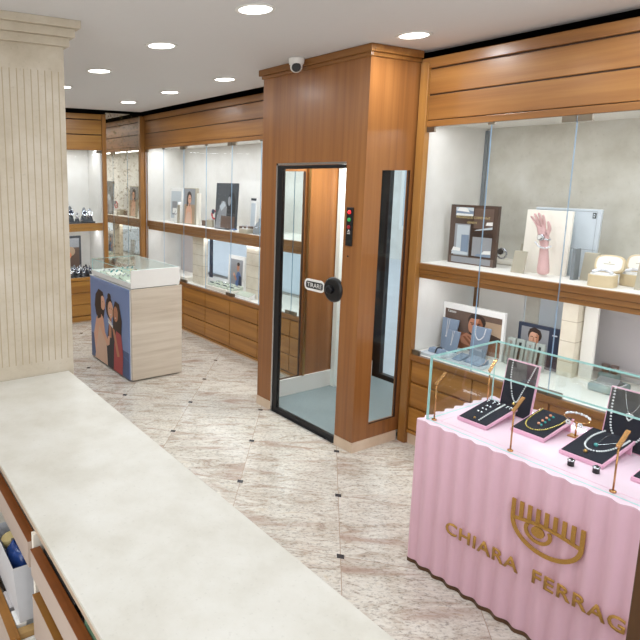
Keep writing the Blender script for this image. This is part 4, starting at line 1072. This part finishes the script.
t = small_board('display_block', 'grey taupe leaning block right of the white panel', 'display block', 1.885, 1.805, 3.91, ZS, 1.54, 0.025, 'tan_card', 0.03)
t = small_board('display_card', 'taupe card cut by the right edge of the photo on the shelf', 'display card', 1.56, 1.48, 3.83, ZS, 1.525, 0.01, 'tan_card', 0.03)
DV = Vector((-0.145, -0.08, 0))
for o in (t_hand, w_, wb): o.location += DV
w_.location.z += 0.02; wb.location.z += 0.012
# open oval watch boxes
def watch_box(label, c, rz):
    t = thing('watch_box', label, 'watch box', (0, 0, 0), 'open beige watch boxes on the right shelf')
    def oval(rx, ry, z, n=28): return [(rx * math.copysign(abs(math.cos(a)) ** 0.55, math.cos(a)), ry * math.copysign(abs(math.sin(a)) ** 0.75, math.sin(a)), z) for a in [2 * PI * i / n for i in range(n)]]
    MB().hexa(oval(0.06, 0.068, 0), oval(0.06, 0.068, 0.068)).build('base', M['beige_box'], t, 0.003)
    MB().hexa(oval(0.052, 0.060, 0.0682), oval(0.052, 0.060, 0.074)).build('cushion', M['white'], t)
    b = MB(); b.tube(bent([(-0.02, 0.05, .082), (0, 0.02, .094), (0, -0.02, .094), (-0.02, -0.05, .082)]), 0.009, 8); b.ball((-0.004, 0, 0.098), 0.018, rz=0.008); b.build('wristwatch', M['pearl'], t)
    # lid hinged up at the back, an oval plate
    tilt = Matrix.Translation((0.062, 0, 0.072)) @ Matrix.Rotation(math.radians(-72), 4, 'Y')
    b = MB(); b.hexa([(x + 0.054, y * 1.15, z) for x, y, z in oval(0.054, 0.066, -0.03)], [(x + 0.054, y * 1.15, z) for x, y, z in oval(0.054, 0.066, 0.0)]); b.xform(tilt)
    ld = b.build('lid', M['beige_box'], t, 0.004)
    b = MB(); b.hexa([(x + 0.054, y, z) for x, y, z in oval(0.045, 0.064, 0.0003)], [(x + 0.054, y, z) for x, y, z in oval(0.045, 0.064, 0.002)]); b.xform(tilt); b.build('lining', M['cream'], ld)
    b = MB(); b.box(0.05, 0.054, -0.028, 0.028, 0.0021, 0.0026); b.box(0.06, 0.066, -0.004, 0.004, 0.0021, 0.0026); b.xform(tilt); b.build('small_print', M['tan_card'], ld)
    place(t, c, rz); return t
watch_box('open oval beige watch box at the front of the right shelf', (3.795, 1.705, ZS), 0.12)
watch_box('open oval beige watch box standing behind the front one', (3.965, 1.615, ZS), 0.1)

# ------------------------------------------------------------------ right cabinet, lower case
ZL = 0.6968
# poster of a man in a white frame
t = thing('framed_poster', 'brown poster of a man resting on crossed arms in a white frame', 'poster', (4.06, 2.64, ZL))
x, yl, yr, z0, z1 = 3.99, 2.863, 2.372, ZL, 1.05
b = MB(); b.box(x + 0.003, x + 0.025, yr, yl, z0, z1); b.build('backing', M['white'], t)
b = MB(); b.box(x, x + 0.003, yr, yr + 0.018, z0 + .02, z1 - .045); b.box(x, x + 0.003, yl - 0.018, yl, z0 + .02, z1 - .045); b.box(x, x + 0.003, yr, yl, z1 - 0.045, z1); b.box(x, x + 0.003, yr, yl, z0, z0 + 0.02); b.build('frame', M['white'], t)
O, U, V = Vector((x + 0.003, yl - 0.018, z0 + 0.02)), mY * (yl - yr - 0.036), pZ * (z1 - z0 - 0.065)
S = [('brown_print', rect(0, 0, 1, 1)), ('tan_print', rect(0.72, 0.3, 1, 0.85)), ('brown_card', [(0.55, 0.0), (1, 0.0), (1, 0.5), (0.7, 0.6)]),
     ('skin_dark', [(0.0, 0.0), (0.0, 0.28), (0.3, 0.45), (0.55, 0.42), (0.58, 0.2), (0.5, 0.0)]), ('skin_dark', [(0.6, 0.0), (0.62, 0.3), (0.9, 0.42), (1, 0.35), (1, 0)]),
     ('hair', ell(0.58, 0.80, 0.155, 0.19)), ('skin_b', ell(0.56, 0.66, 0.125, 0.27)), ('skin_dark', [(0.60, 0.42), (0.69, 0.6), (0.68, 0.85), (0.62, 0.9), (0.58, 0.6)]),
     ('hair', [(0.45, 0.52), (0.48, 0.40), (0.56, 0.36), (0.65, 0.42), (0.68, 0.55), (0.62, 0.47), (0.5, 0.47)]), ('hair', [(0.44, 0.88), (0.52, 0.86), (0.64, 0.88), (0.7, 0.72), (0.72, 0.88), (0.6, 0.99), (0.48, 0.97)]),
     ('hair', rect(0.47, 0.735, 0.535, 0.755)), ('hair', rect(0.58, 0.735, 0.645, 0.755)), ('black', rect(0.49, 0.70, 0.525, 0.72)), ('black', rect(0.59, 0.70, 0.625, 0.72)), ('skin_dark', [(0.535, 0.72), (0.565, 0.72), (0.58, 0.58), (0.53, 0.58)]), ('skin_a', [(0.5, 0.5), (0.6, 0.5), (0.58, 0.475), (0.52, 0.475)]),
     ('skin_b', [(0.30, 0.32), (0.42, 0.46), (0.56, 0.40), (0.60, 0.26), (0.5, 0.12), (0.34, 0.16)]), ('skin_dark', [(0.36, 0.34), (0.4, 0.36), (0.54, 0.18), (0.5, 0.15)]), ('skin_dark', [(0.43, 0.38), (0.46, 0.39), (0.58, 0.25), (0.56, 0.22)]), ('white', rect(0.6, 0.1, 0.66, 0.3))]
picture('printed_picture', t, O, U, V, S, 0.0003)
text('lettering', 'F.lamento', t, O + mX * 0.008 + mY * 0.028 + pZ * 0.262, mY, pZ, 0.068, 0.022, M['white'])
# second poster
t = thing('framed_poster', 'navy edged poster with the face of a dark haired man, right of the brown one', 'poster', (4.12, 2.2, ZL))
x, yl, yr, z0, z1 = 4.10, 2.335, 2.055, ZL, 0.99
b = MB(); b.box(x, x + 0.02, yr, yl, z0, z1); b.build('backing', M['navy_print'], t)
S = [('grey_print', rect(0.08, 0.1, 0.75, 0.92)), ('hair', ell(0.42, 0.75, 0.17, 0.17)), ('skin_a', ell(0.40, 0.64, 0.12, 0.22)), ('skin_b', [(0.46, 0.44), (0.52, 0.6), (0.52, 0.76), (0.46, 0.8)]), ('hair', [(0.28, 0.78), (0.36, 0.82), (0.48, 0.8), (0.56, 0.74), (0.55, 0.88), (0.4, 0.94), (0.28, 0.88)]),
     ('black_cloth', [(0.2, 0.1), (0.3, 0.36), (0.4, 0.42), (0.52, 0.4), (0.64, 0.3), (0.7, 0.1)]), ('white', [(0.36, 0.4), (0.42, 0.34), (0.44, 0.1), (0.4, 0.1)]), ('hair', rect(0.32, 0.7, 0.38, 0.715)), ('hair', rect(0.43, 0.7, 0.49, 0.715)), ('skin_b', rect(0.36, 0.53, 0.45, 0.545)), ('skin_b', [(0.385, 0.7), (0.41, 0.7), (0.425, 0.6), (0.38, 0.6)]), ('pale_grey', rect(0.83, 0.82, 0.95, 0.85))]
picture('printed_picture', t, Vector((x, yl, z0)), mY * (yl - yr), pZ * (z1 - z0), S, 0.0003)
t = small_board('backdrop_panel', 'pale blue grey panel standing against the window behind the second poster', 'panel', 2.31, 2.05, 4.30, ZL, 1.265, 0.015, 'pale_grey')
t = small_board('backdrop_panel', 'narrow white panel just right of the stone pillar in the low case', 'panel', 1.93, 1.85, 4.12, ZL, 1.268, 0.02, 'case_white')
t = small_board('backdrop_panel', 'wide lilac grey panel at the right end of the low case', 'panel', 1.96, 0.75, 4.36, ZL, 1.262, 0.02, 'lilac')  # the shop's reflection in the window glass, put in as an opaque coloured panel
t = small_board('backdrop_panel', 'beige panel standing between the two posters in the low case', 'panel', 2.43, 2.33, 4.33, ZL, 1.262, 0.015, 'beige_stone')
t = small_board('backdrop_panel', 'white panel standing behind the brown poster of a man', 'panel', 2.80, 2.44, 4.33, ZL, 1.262, 0.015, 'pale_stone')
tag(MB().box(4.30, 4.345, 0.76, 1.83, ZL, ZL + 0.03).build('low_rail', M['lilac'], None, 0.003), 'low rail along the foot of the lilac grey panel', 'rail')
# blue grey necklace easels
def bg_easel(label, y, x, w0, w1, h, chain):
    t = thing('necklace_easel', label, 'necklace display', (x, y, ZL), 'blue grey easels in the low case')
    b = MB(); ln = 0.035
    b.hexa([(x, y + w0 / 2, ZL), (x, y - w0 / 2, ZL), (x + ln, y - w1 / 2, ZL + h), (x + ln, y + w1 / 2, ZL + h)], [(x + .012, y + w0 / 2, ZL), (x + .012, y - w0 / 2, ZL), (x + ln + .012, y - w1 / 2, ZL + h), (x + ln + .012, y + w1 / 2, ZL + h)])
    b.build('panel', M['blue_grey'], t, 0.002)
    F_ = lambda u, v: (x + ln * v - 0.004, y - u * w1 / 2, ZL + h * v)
    b = MB()
    if chain == 1: b.tube(bent([F_(-0.3, 1.0), F_(-0.25, 0.7), F_(-0.2, 0.45), F_(-0.1, 0.7), F_(-0.05, 1.0)]), 0.0022, 6); b.ball(F_(-0.2, 0.43), 0.007)
    elif chain == 2: necklace(b, [F_(-0.55, 1.0), F_(-0.5, 0.75), F_(-0.1, 0.6), F_(0.35, 0.72), F_(0.5, 0.98)], 0.005)
    else: b.tube(bent([F_(-0.1, 1.0), F_(-0.05, 0.7), F_(0.0, 0.4), F_(0.1, 0.7), F_(0.15, 1.0)]), 0.0018, 6); b.ball(F_(0, 0.38), 0.005)
    b.build('chain', M['pearl'], t)
bg_easel('tall blue grey easel with a thin pendant chain, leftmost in the low case', 2.775, 3.93, 0.10, 0.14, 0.235, 1)
bg_easel('short blue grey easel in front of the leftmost tall one', 2.70, 3.87, 0.095, 0.105, 0.165, 3)
bg_easel('blue grey easel with a bright crystal chain, before the right half of the brown poster', 2.51, 3.91, 0.12, 0.145, 0.23, 2)
# flat tray and cards on the case floor
def flat(name, label, cat, x0, x1, y0, y1, h, mat, group=None):
    return tag(MB().box(x0, x1, y0, y1, ZL, ZL + h).build(name, M[mat], None, 0.003), label, cat, group)
flat('display_tray', 'flat blue grey tray at the left front of the low case', 'tray', 3.66, 3.85, 2.62, 2.80, 0.02, 'pale_grey')
flat('display_tray', 'flat pale tray with blue grey cards behind the glass of the pink counter', 'tray', 3.66, 3.86, 2.33, 2.58, 0.018, 'pale_grey')
t = thing('bracelet', 'black bracelet on a blue grey half roll on the left tray', 'bracelet', (3.74, 2.72, ZL + 0.021))
MB().prism([(3.71, 2.66, ZL + .0205), (3.79, 2.66, ZL + .0205), (3.775, 2.66, ZL + .05), (3.725, 2.66, ZL + .05)], (0, 0.11, 0)).build('half_roll', M['blue_grey'], t, 0.006)
b = MB(); b.tube(bent([(3.705, 2.70, ZL + .028), (3.73, 2.705, ZL + .056), (3.77, 2.705, ZL + .056), (3.797, 2.70, ZL + .028)]), 0.005, 6); b.build('black_cord', M['black'], t)
for i, (yy, xx) in enumerate(((2.53, 3.70), (2.45, 3.72), (2.38, 3.70))):
    tag(MB().hexa([(xx, yy - .03, ZL + .0185), (xx + .11, yy - .03, ZL + .0185), (xx + .11, yy + .03, ZL + .0185), (xx, yy + .03, ZL + .0185)], [(xx, yy - .03, ZL + .024), (xx + .11, yy - .03, ZL + .05), (xx + .11, yy + .03, ZL + .05), (xx, yy + .03, ZL + .024)]).build('display_card', M['blue_grey'], None), '%s sloping blue grey card on the pale tray behind the pink counter' % ('left', 'middle', 'right')[i], 'display card', 'sloping cards on the pale tray')
# watch cushions in front of the second poster
for i in range(4):
    yy = 2.325 - i * 0.066; x = 3.985
    t = thing('watch_stand', '%s grey watch stand in front of the navy edged poster' % ('leftmost', 'second from left', 'third from left', 'rightmost')[i], 'watch stand', (x, yy, ZL), 'grey watch stands before the navy edged poster')
    MB().hexa([(x, yy - .028, ZL), (x + .05, yy - .028, ZL), (x + .05, yy + .028, ZL), (x, yy + .028, ZL)], [(x + .03, yy - .028, ZL + .19), (x + .045, yy - .028, ZL + .19), (x + .045, yy + .028, ZL + .19), (x + .03, yy + .028, ZL + .19)]).build('stand', M['grey_green'], t, 0.003)
    b = MB(); b.hexa([(x - .002, yy - .008, ZL + .02), (x - .001, yy - .008, ZL + .02), (x - .001, yy + .008, ZL + .02), (x - .002, yy + .008, ZL + .02)], [(x + .024, yy - .008, ZL + .17), (x + .026, yy - .008, ZL + .17), (x + .026, yy + .008, ZL + .17), (x + .024, yy + .008, ZL + .17)])
    b.build('watch_strap', M['black' if i % 2 else 'silver'], t)
# cushions behind the pink stand
for nm, lb, c, w, d in (('bracelet_cushion', 'teal grey bracelet cushion with two brown rolls at the back of the low case', (4.24, 1.80), 0.10, 0.10), ('bracelet_cushion', 'oblong teal grey cushion with a silver bracelet in the low case', (4.02, 1.70), 0.16, 0.19)):
    t = thing(nm, lb, 'cushion', (c[0], c[1], ZL))
    MB().box(c[0] - d / 2, c[0] + d / 2, c[1] - w / 2, c[1] + w / 2, ZL, ZL + 0.05).build('base', M['teal_grey'], t, 0.012)
    if d < 0.15:
        for s in (-1, 1): MB().cyl((c[0], c[1] + s * 0.026, ZL + 0.051), (c[0], c[1] + s * 0.026, ZL + 0.10), 0.02, 0.024, 12).build('roll', M['brown_print'], t)
    else:
        MB().prism([(c[0] - .06, c[1] - .06, ZL + .0505), (c[0] + .06, c[1] - .06, ZL + .0505), (c[0], c[1] - .06, ZL + .085)], (0, .12, 0)).build('hump', M['mid_grey'], t, 0.008)
        b = MB(); necklace(b, [(c[0] - .07, c[1] + .07, ZL + .054), (c[0] - .08, c[1], ZL + .054), (c[0] - .07, c[1] - .07, ZL + .054), (c[0] + .05, c[1] - .075, ZL + .054)], 0.005); b.build('bracelet', M['silver'], t)

# ------------------------------------------------------------------ left cabinet, shelf
def poster_board(name, label, cat, yL, yR, x, z0, z1, face, shapes, thick=0.014, lean=0.02):
    t = small_board(name, label, cat, yL, yR, x, z0, z1, thick, face, lean)
    picture('printed_picture', t, Vector((x, yL, z0)), mY * (yL - yR), Vector((lean, 0, z1 - z0)), shapes, 0.0004); return t
poster_board('display_board', 'white display board with pale print at the far left of the left shelf', 'display board', 7.44, 7.10, 4.10, ZS, 1.84, 'white', [('pale_grey', rect(0.1, 0.1, 0.9, 0.9)), ('grey_print', rect(0.2, 0.2, 0.6, 0.6)), ('white', rect(0.25, 0.25, 0.55, 0.4))])
def neck_bust(label, x, y, h, mat, group=None):
    t = thing('necklace_bust', label, 'necklace bust', (x, y, ZS), group)
    b = MB(); n = 16; rings = []
    for z, ry, rx, dx in ((0, .075, .05, 0), (0.02, .08, .05, 0), (h * .45, .085, .045, .012), (h * .7, .06, .04, .03), (h * .82, .032, .03, .035), (h, .03, .028, .035)):
        rings.append([b.bm.verts.new((x + dx + rx * math.cos(2 * PI * i / n), y + ry * math.sin(2 * PI * i / n), ZS + z)) for i in range(n)])
    b.skin(rings); b.build('bust', M[mat], t, smooth=True)
    b = MB(); necklace(b, [(x + .02, y + .05, ZS + h * .72), (x - .03, y + .03, ZS + h * .5), (x - .04, y, ZS + h * .4), (x - .03, y - .03, ZS + h * .5), (x + .02, y - .05, ZS + h * .72)], 0.005); b.build('necklace', M['silver'], t)
neck_bust('white necklace bust before the white board at the far left shelf', 4.02, 7.05, 0.28, 'white')
S = [('tan_print', rect(0.04, 0.02, 0.96, 0.98)), ('grey_print', rect(0.04, 0.55, 0.96, 0.98)), ('skin_a', [(0.2, 0.02), (0.25, 0.4), (0.4, 0.55), (0.6, 0.55), (0.75, 0.4), (0.8, 0.02)]), ('hair', ell(0.5, 0.74, 0.2, 0.17)), ('hair', [(0.3, 0.5), (0.42, 0.5), (0.38, 0.8), (0.3, 0.75)]), ('skin_a', ell(0.54, 0.69, 0.13, 0.13)), ('skin_b', rect(0.5, 0.5, 0.6, 0.58)), ('nude_cloth', [(0.28, 0.02), (0.34, 0.3), (0.5, 0.36), (0.66, 0.3), (0.72, 0.02)]), ('hair', rect(0.48, 0.7, 0.54, 0.715)), ('hair', rect(0.58, 0.7, 0.63, 0.715))]
poster_board('photo_board', 'photo board of a dark haired woman in beige on the left shelf', 'photo board', 6.93, 6.62, 4.02, ZS, 1.845, 'tan_card', S, 0.05)
small_board('display_card', 'narrow taupe card left of the photo board of a woman', 'display card', 7.0, 6.94, 3.97, ZS, 1.62, 0.01, 'tan_card', 0.01)
small_board('display_card', 'narrow cream card right of the photo board of a woman', 'display card', 6.60, 6.53, 4.03, ZS, 1.78, 0.03, 'cream', 0.01)
S = [('dark_print', rect(0.02, 0.02, 0.98, 0.98)), ('grey_print', [(0.02, 0.02), (0.1, 0.3), (0.3, 0.62), (0.48, 0.6), (0.6, 0.4), (0.5, 0.02)]), ('pale_grey', [(0.2, 0.5), (0.4, 0.62), (0.5, 0.52), (0.3, 0.4)]), ('black', [(0.55, 0.2), (0.56, 0.6), (0.66, 0.78), (0.84, 0.8), (0.95, 0.6), (0.95, 0.2)]), ('grey_print', ell(0.66, 0.62, 0.07, 0.1)), ('mid_grey', rect(0.02, 0.34, 0.98, 0.345)), ('brown_print', rect(0.3, 0.04, 0.95, 0.3))]
poster_board('photo_board', 'large charcoal board with a black and white photo on the left shelf', 'photo board', 6.07, 5.63, 3.97, ZS, 1.918, 'dark_print', S, 0.02, 0.03)
neck_bust('dark grey necklace bust between charcoal board and booth', 3.97, 5.19, 0.17, 'mid_grey')
for i, (y, x, h) in enumerate(((6.42, 4.1, .07), (6.25, 4.05, .09), (5.54, 4.06, .06), (5.36, 3.93, .05))):
    t = thing('jewellery_tray', ('low brown jewellery tray right of the woman board', 'low brown jewellery tray left of the charcoal board', 'low brown jewellery tray right of the charcoal board', 'low brown jewellery tray nearest the booth on the left shelf')[i], 'tray', (x, y, ZS), 'low trays on the left shelf')
    MB().box(x - .05, x + .05, y - .075, y + .075, ZS, ZS + h).build('base', M['brown_print' if i % 2 == 0 else 'tan_card'], t, 0.006)
    b = MB(); [b.ball((x - .03 + .02 * (k % 3), y - .05 + .025 * k, ZS + h + .006), .010, u=8, v=5) for k in range(5)]; b.build('jewellery', M['pearl'], t)
t = thing('watch', 'red and blue sports watch on a stand left of the charcoal board', 'watch', (4.03, 6.13, ZS))
MB().box(4.02, 4.06, 6.115, 6.16, ZS, ZS + .10).build('stand', M['white'], t, .004)
b = MB(); watch_ring(b, (4.01, 6.137, ZS + .16), .05, axis='x'); b.build('strap', M['red_watch'], t)
b = MB(); b.cyl((3.99, 6.137, ZS + .20), (4.0, 6.137, ZS + .20), .028); b.build('watch_case', M['navy_print'], t)
small_board('display_card', 'white card on an easel in the middle of the left shelf', 'display card', 6.18, 6.0, 4.2, ZS, 1.76, .012, 'white', .03)
poster_board('display_card', 'white card with dark edge right of the charcoal board', 'display card', 5.56, 5.46, 4.12, ZS + 0.0, 1.75, 'white', [('dark_print', rect(0, .93, 1, 1)), ('pale_grey', rect(.1, .1, .9, .85))])
poster_board('display_card', 'pale blue card at the booth end of the left shelf', 'display card', 5.30, 5.12, 4.2, ZS, 1.86, 'pale_grey', [('blue_grey', rect(.05, .05, .95, .95))])
for i, (y, x) in enumerate(((5.52, 3.88), (4.97, 3.9), (4.81, 3.88))):
    t = thing('jewellery_pad', ('white jewellery pad right of the charcoal board', 'white jewellery pad beside the dark bust', 'white jewellery pad behind the booth edge')[i], 'jewellery pad', (x, y, ZS), 'white pads on the left shelf')
    MB().box(x - .03, x + .05, y - .07, y + .07, ZS, ZS + .025).build('pad', M['white'], t, .006)
    b = MB(); [b.ball((x + .03 * math.cos(k), y + .05 * math.sin(k * 1.3), ZS + .03), .009, u=8, v=5) for k in range(7)]; b.build('jewellery', M['blue_print' if i == 0 else 'silver'], t)

# ------------------------------------------------------------------ left cabinet, lower case
Z2 = 0.6468
S = [('grey_print', rect(.12, .08, .88, .90)), ('blue_print', [(.48, .08), (.5, .4), (.58, .55), (.7, .55), (.82, .42), (.84, .08)]), ('navy_print', [(.66, .08), (.68, .45), (.82, .42), (.84, .08)]), ('skin_b', ell(.61, .68, .075, .12)), ('hair', ell(.62, .77, .08, .055)), ('skin_b', [(.36, .42), (.42, .46), (.56, .34), (.52, .28)]), ('skin_a', ell(.38, .46, .045, .05))]
poster_board('framed_poster', 'white framed poster of a man in a blue shirt in the left low case', 'poster', 5.92, 5.585, 4.07, Z2, 1.06, 'white', S, .03, .02)
small_board('backdrop_panel', 'white panel right behind the framed poster of a man in blue', 'panel', 5.57, 5.44, 4.12, Z2, 1.04, .03, 'case_white', .0)
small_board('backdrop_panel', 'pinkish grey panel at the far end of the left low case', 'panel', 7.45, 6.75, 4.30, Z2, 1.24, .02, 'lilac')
small_board('backdrop_panel', 'pale green tinted card beside the stone pillar in the left low case', 'panel', 6.60, 6.45, 4.1, Z2, .98, .015, 'pale_grey', .02)
small_board('backdrop_panel', 'narrow purple edged panel left of the far stone pillar', 'panel', 6.72, 6.66, 4.32, Z2, 1.24, .02, 'navy_print')
t = thing('jewellery_tray', 'long cream tray of sage green pads in the left low case', 'tray', (3.94, 5.75, Z2))
MB().box(3.84, 4.03, 5.50, 6.06, Z2, Z2 + .045).build('base', M['cream'], t, .004)
for k in range(8):
    px, py = 3.89 + .09 * (k % 2), 5.57 + .14 * (k // 2)
    p_ = MB().hexa([(px - .035, py - .055, Z2 + .046), (px + .035, py - .055, Z2 + .046), (px + .035, py + .055, Z2 + .046), (px - .035, py + .055, Z2 + .046)], [(px - .03, py - .05, Z2 + .06), (px + .035, py - .05, Z2 + .085), (px + .035, py + .05, Z2 + .085), (px - .03, py + .05, Z2 + .06)]).build('pad', M['green_pad'], t)
    b = MB(); [b.ball((px, py - .03 + .02 * a, Z2 + .079), .007, u=7, v=5) for a in range(4)]; b.build('jewellery', M['silver' if k % 2 else 'navy_print'], p_)
t = thing('jewellery_tray', 'white sloping tray with green pads near the booth in the left low case', 'tray', (3.90, 5.52, Z2))
MB().hexa([(3.85, 5.19, Z2), (3.95, 5.19, Z2), (3.95, 5.46, Z2), (3.85, 5.46, Z2)], [(3.85, 5.19, Z2 + .02), (3.95, 5.19, Z2 + .06), (3.95, 5.46, Z2 + .06), (3.85, 5.46, Z2 + .02)]).build('base', M['white'], t, .003)
MB().hexa([(3.86, 5.20, Z2 + .0245), (3.94, 5.20, Z2 + .0565), (3.94, 5.45, Z2 + .0565), (3.86, 5.45, Z2 + .0245)], [(3.86, 5.20, Z2 + .030), (3.94, 5.20, Z2 + .062), (3.94, 5.45, Z2 + .062), (3.86, 5.45, Z2 + .030)]).build('pad', M['green_pad'], t)
tag(MB().box(3.86, 3.93, 4.70, 4.84, Z2, Z2 + .05).build('gift_box', M['white'], None, .004), 'small white box at the booth end of the left low case', 'box')
tag(MB().box(3.86, 3.96, 6.56, 6.72, Z2, Z2 + .05).build('gift_box', M['cream'], None, .004), 'cream box left of the far stone pillar', 'box')

# ------------------------------------------------------------------ end cabinet: watches
def end_watch(x, y, z, label, mat='silver', group='watches in the end cabinet', s=1.0):
    t = thing('watch_stand', label, 'watch', (x, y, z), group)
    MB().hexa([(x - .03 * s, y - .02 * s, z), (x + .03 * s, y - .02 * s, z), (x + .03 * s, y + .03 * s, z), (x - .03 * s, y + .03 * s, z)], [(x - .022 * s, y - .002 * s, z + .05 * s), (x + .022 * s, y - .002 * s, z + .05 * s), (x + .022 * s, y + .012 * s, z + .05 * s), (x - .022 * s, y + .012 * s, z + .05 * s)]).build('stand', M['dark_print'], t)
    c = Vector((x, y + .002 * s, z + .075 * s)); b = MB()
    b.tube([c + Vector((.026 * s * math.cos(a) * .6, .014 * s * math.cos(a), .045 * s * math.sin(a))) for a in [2 * PI * i / 16 for i in range(16)]], .009 * s, 6, True); b.build('strap', M[mat], t)
    b = MB(); b.cyl(c + Vector((0, -.012 * s, .0)), c + Vector((0, -.026 * s, .004)), .026 * s, .024 * s, 16); cs = b.build('watch_case', M['silver'], t)
    MB().cyl(c + Vector((0, -.0262 * s, .004)), c + Vector((0, -.0275 * s, .004)), .018 * s, seg=14).build('dial', M['white' if mat == 'silver' else 'navy_print'], cs)
ZE = 1.3565
tag(MB().box(2.62, 2.86, 7.72, 7.86, ZE, ZE + .025).build('watch_tray', M['dark_print'], None, .004), 'dark tray of watches at the left of the end cabinet shelf', 'tray')
tag(MB().box(2.905, 3.08, 7.70, 7.80, ZE, ZE + .03).build('watch_tray', M['dark_print'], None, .004), 'dark tray of watches at the right of the end cabinet shelf', 'tray')
for i, (x, y, dz, s) in enumerate(((2.68, 7.76, .0255, 1.2), (2.755, 7.81, .0255, 1.7), (2.835, 7.75, .0255, 1.0), (2.93, 7.74, .0305, 1.5), (3.02, 7.76, .0305, 1.4), (2.878, 7.71, 0, 0.7))):
    end_watch(x, y, ZE + dz, ('watch on the left tray nearest the column, end cabinet shelf', 'tallest watch stand on the end cabinet shelf', 'watch at the right end of the left tray, end cabinet shelf', 'watch at the left of the right tray, end cabinet shelf', 'watch at the right of the right tray, end cabinet shelf', 'small watch in front between the two shelf trays')[i], 'silver' if i % 2 == 0 else 'mid_grey', s=s)
poster_b = thing('display_board', 'dark framed display board with a brown and orange picture in the end cabinet', 'display board', (2.78, 8.0, .629))
MB().box(2.45, 2.965, 7.98, 8.02, .629, 1.17).build('board', M['dark_print'], poster_b, .004)
picture('printed_picture', poster_b, Vector((2.45, 7.98, .629)), Vector((.515, 0, 0)), pZ * .541, [('brown_print', rect(.06, .06, .94, .94)), ('grey_print', rect(.06, .7, .94, .94)), ('tan_print', ell(.7, .6, .12, .12)), ('brown_card', ell(.5, .45, .14, .2)), ('black', rect(.2, .06, .5, .3)), ('orange_print', ell(.62, .5, .09, .1))], .0006)
k = 0
for r, (y, n, z) in enumerate(((7.80, 5, .03), (7.74, 5, .02), (7.69, 4, 0.0))):
    b_ = tag(MB().box(2.56, 2.98, y - .025, y + .03, .6285, .6285 + z + .004).build('watch_riser', M['black'], None, .002), ('rear', 'middle', 'front')[r] + ' black riser under the watches in the end cabinet', 'riser')
    for i in range(n):
        x = 2.62 + i * .085 + .03 * (r % 2)
        end_watch(x, y, .6329 + z, '%s watch of the %s row low in the end cabinet' % (('leftmost', 'second', 'third', 'fourth', 'rightmost')[i if n == 5 or i < 3 else 4], ('rear', 'middle', 'front')[r]), ('silver', 'black', 'mid_grey')[(i + r) % 3], s=0.95)

# ------------------------------------------------------------------ camera
cd = bpy.data.cameras.new('view'); cam = bpy.data.objects.new('view', cd); COL.objects.link(cam)
F_, CX_, CY_, YAW, PIT = 594.05, 183.15, 277.8, 0.5267, 0.1696
cd.sensor_fit = 'HORIZONTAL'; cd.sensor_width = 36; cd.lens = F_ * 36 / 640
cd.shift_x = (320 - CX_) / 640; cd.shift_y = (CY_ - 320) / 640
cd.clip_start = 0.05
cam.location = (0, 0, 2.0); cam.rotation_euler = (PI / 2 - PIT, 0, -YAW)
SC.camera = cam
SC.view_settings.view_transform = 'Standard'
SC.view_settings.look = 'None'
SC.view_settings.exposure = -0.08
try:
    SC.cycles.max_bounces = 10; SC.cycles.transparent_max_bounces = 24; SC.cycles.use_denoising = True
    SC.cycles.sample_clamp_indirect = 6
except Exception: pass
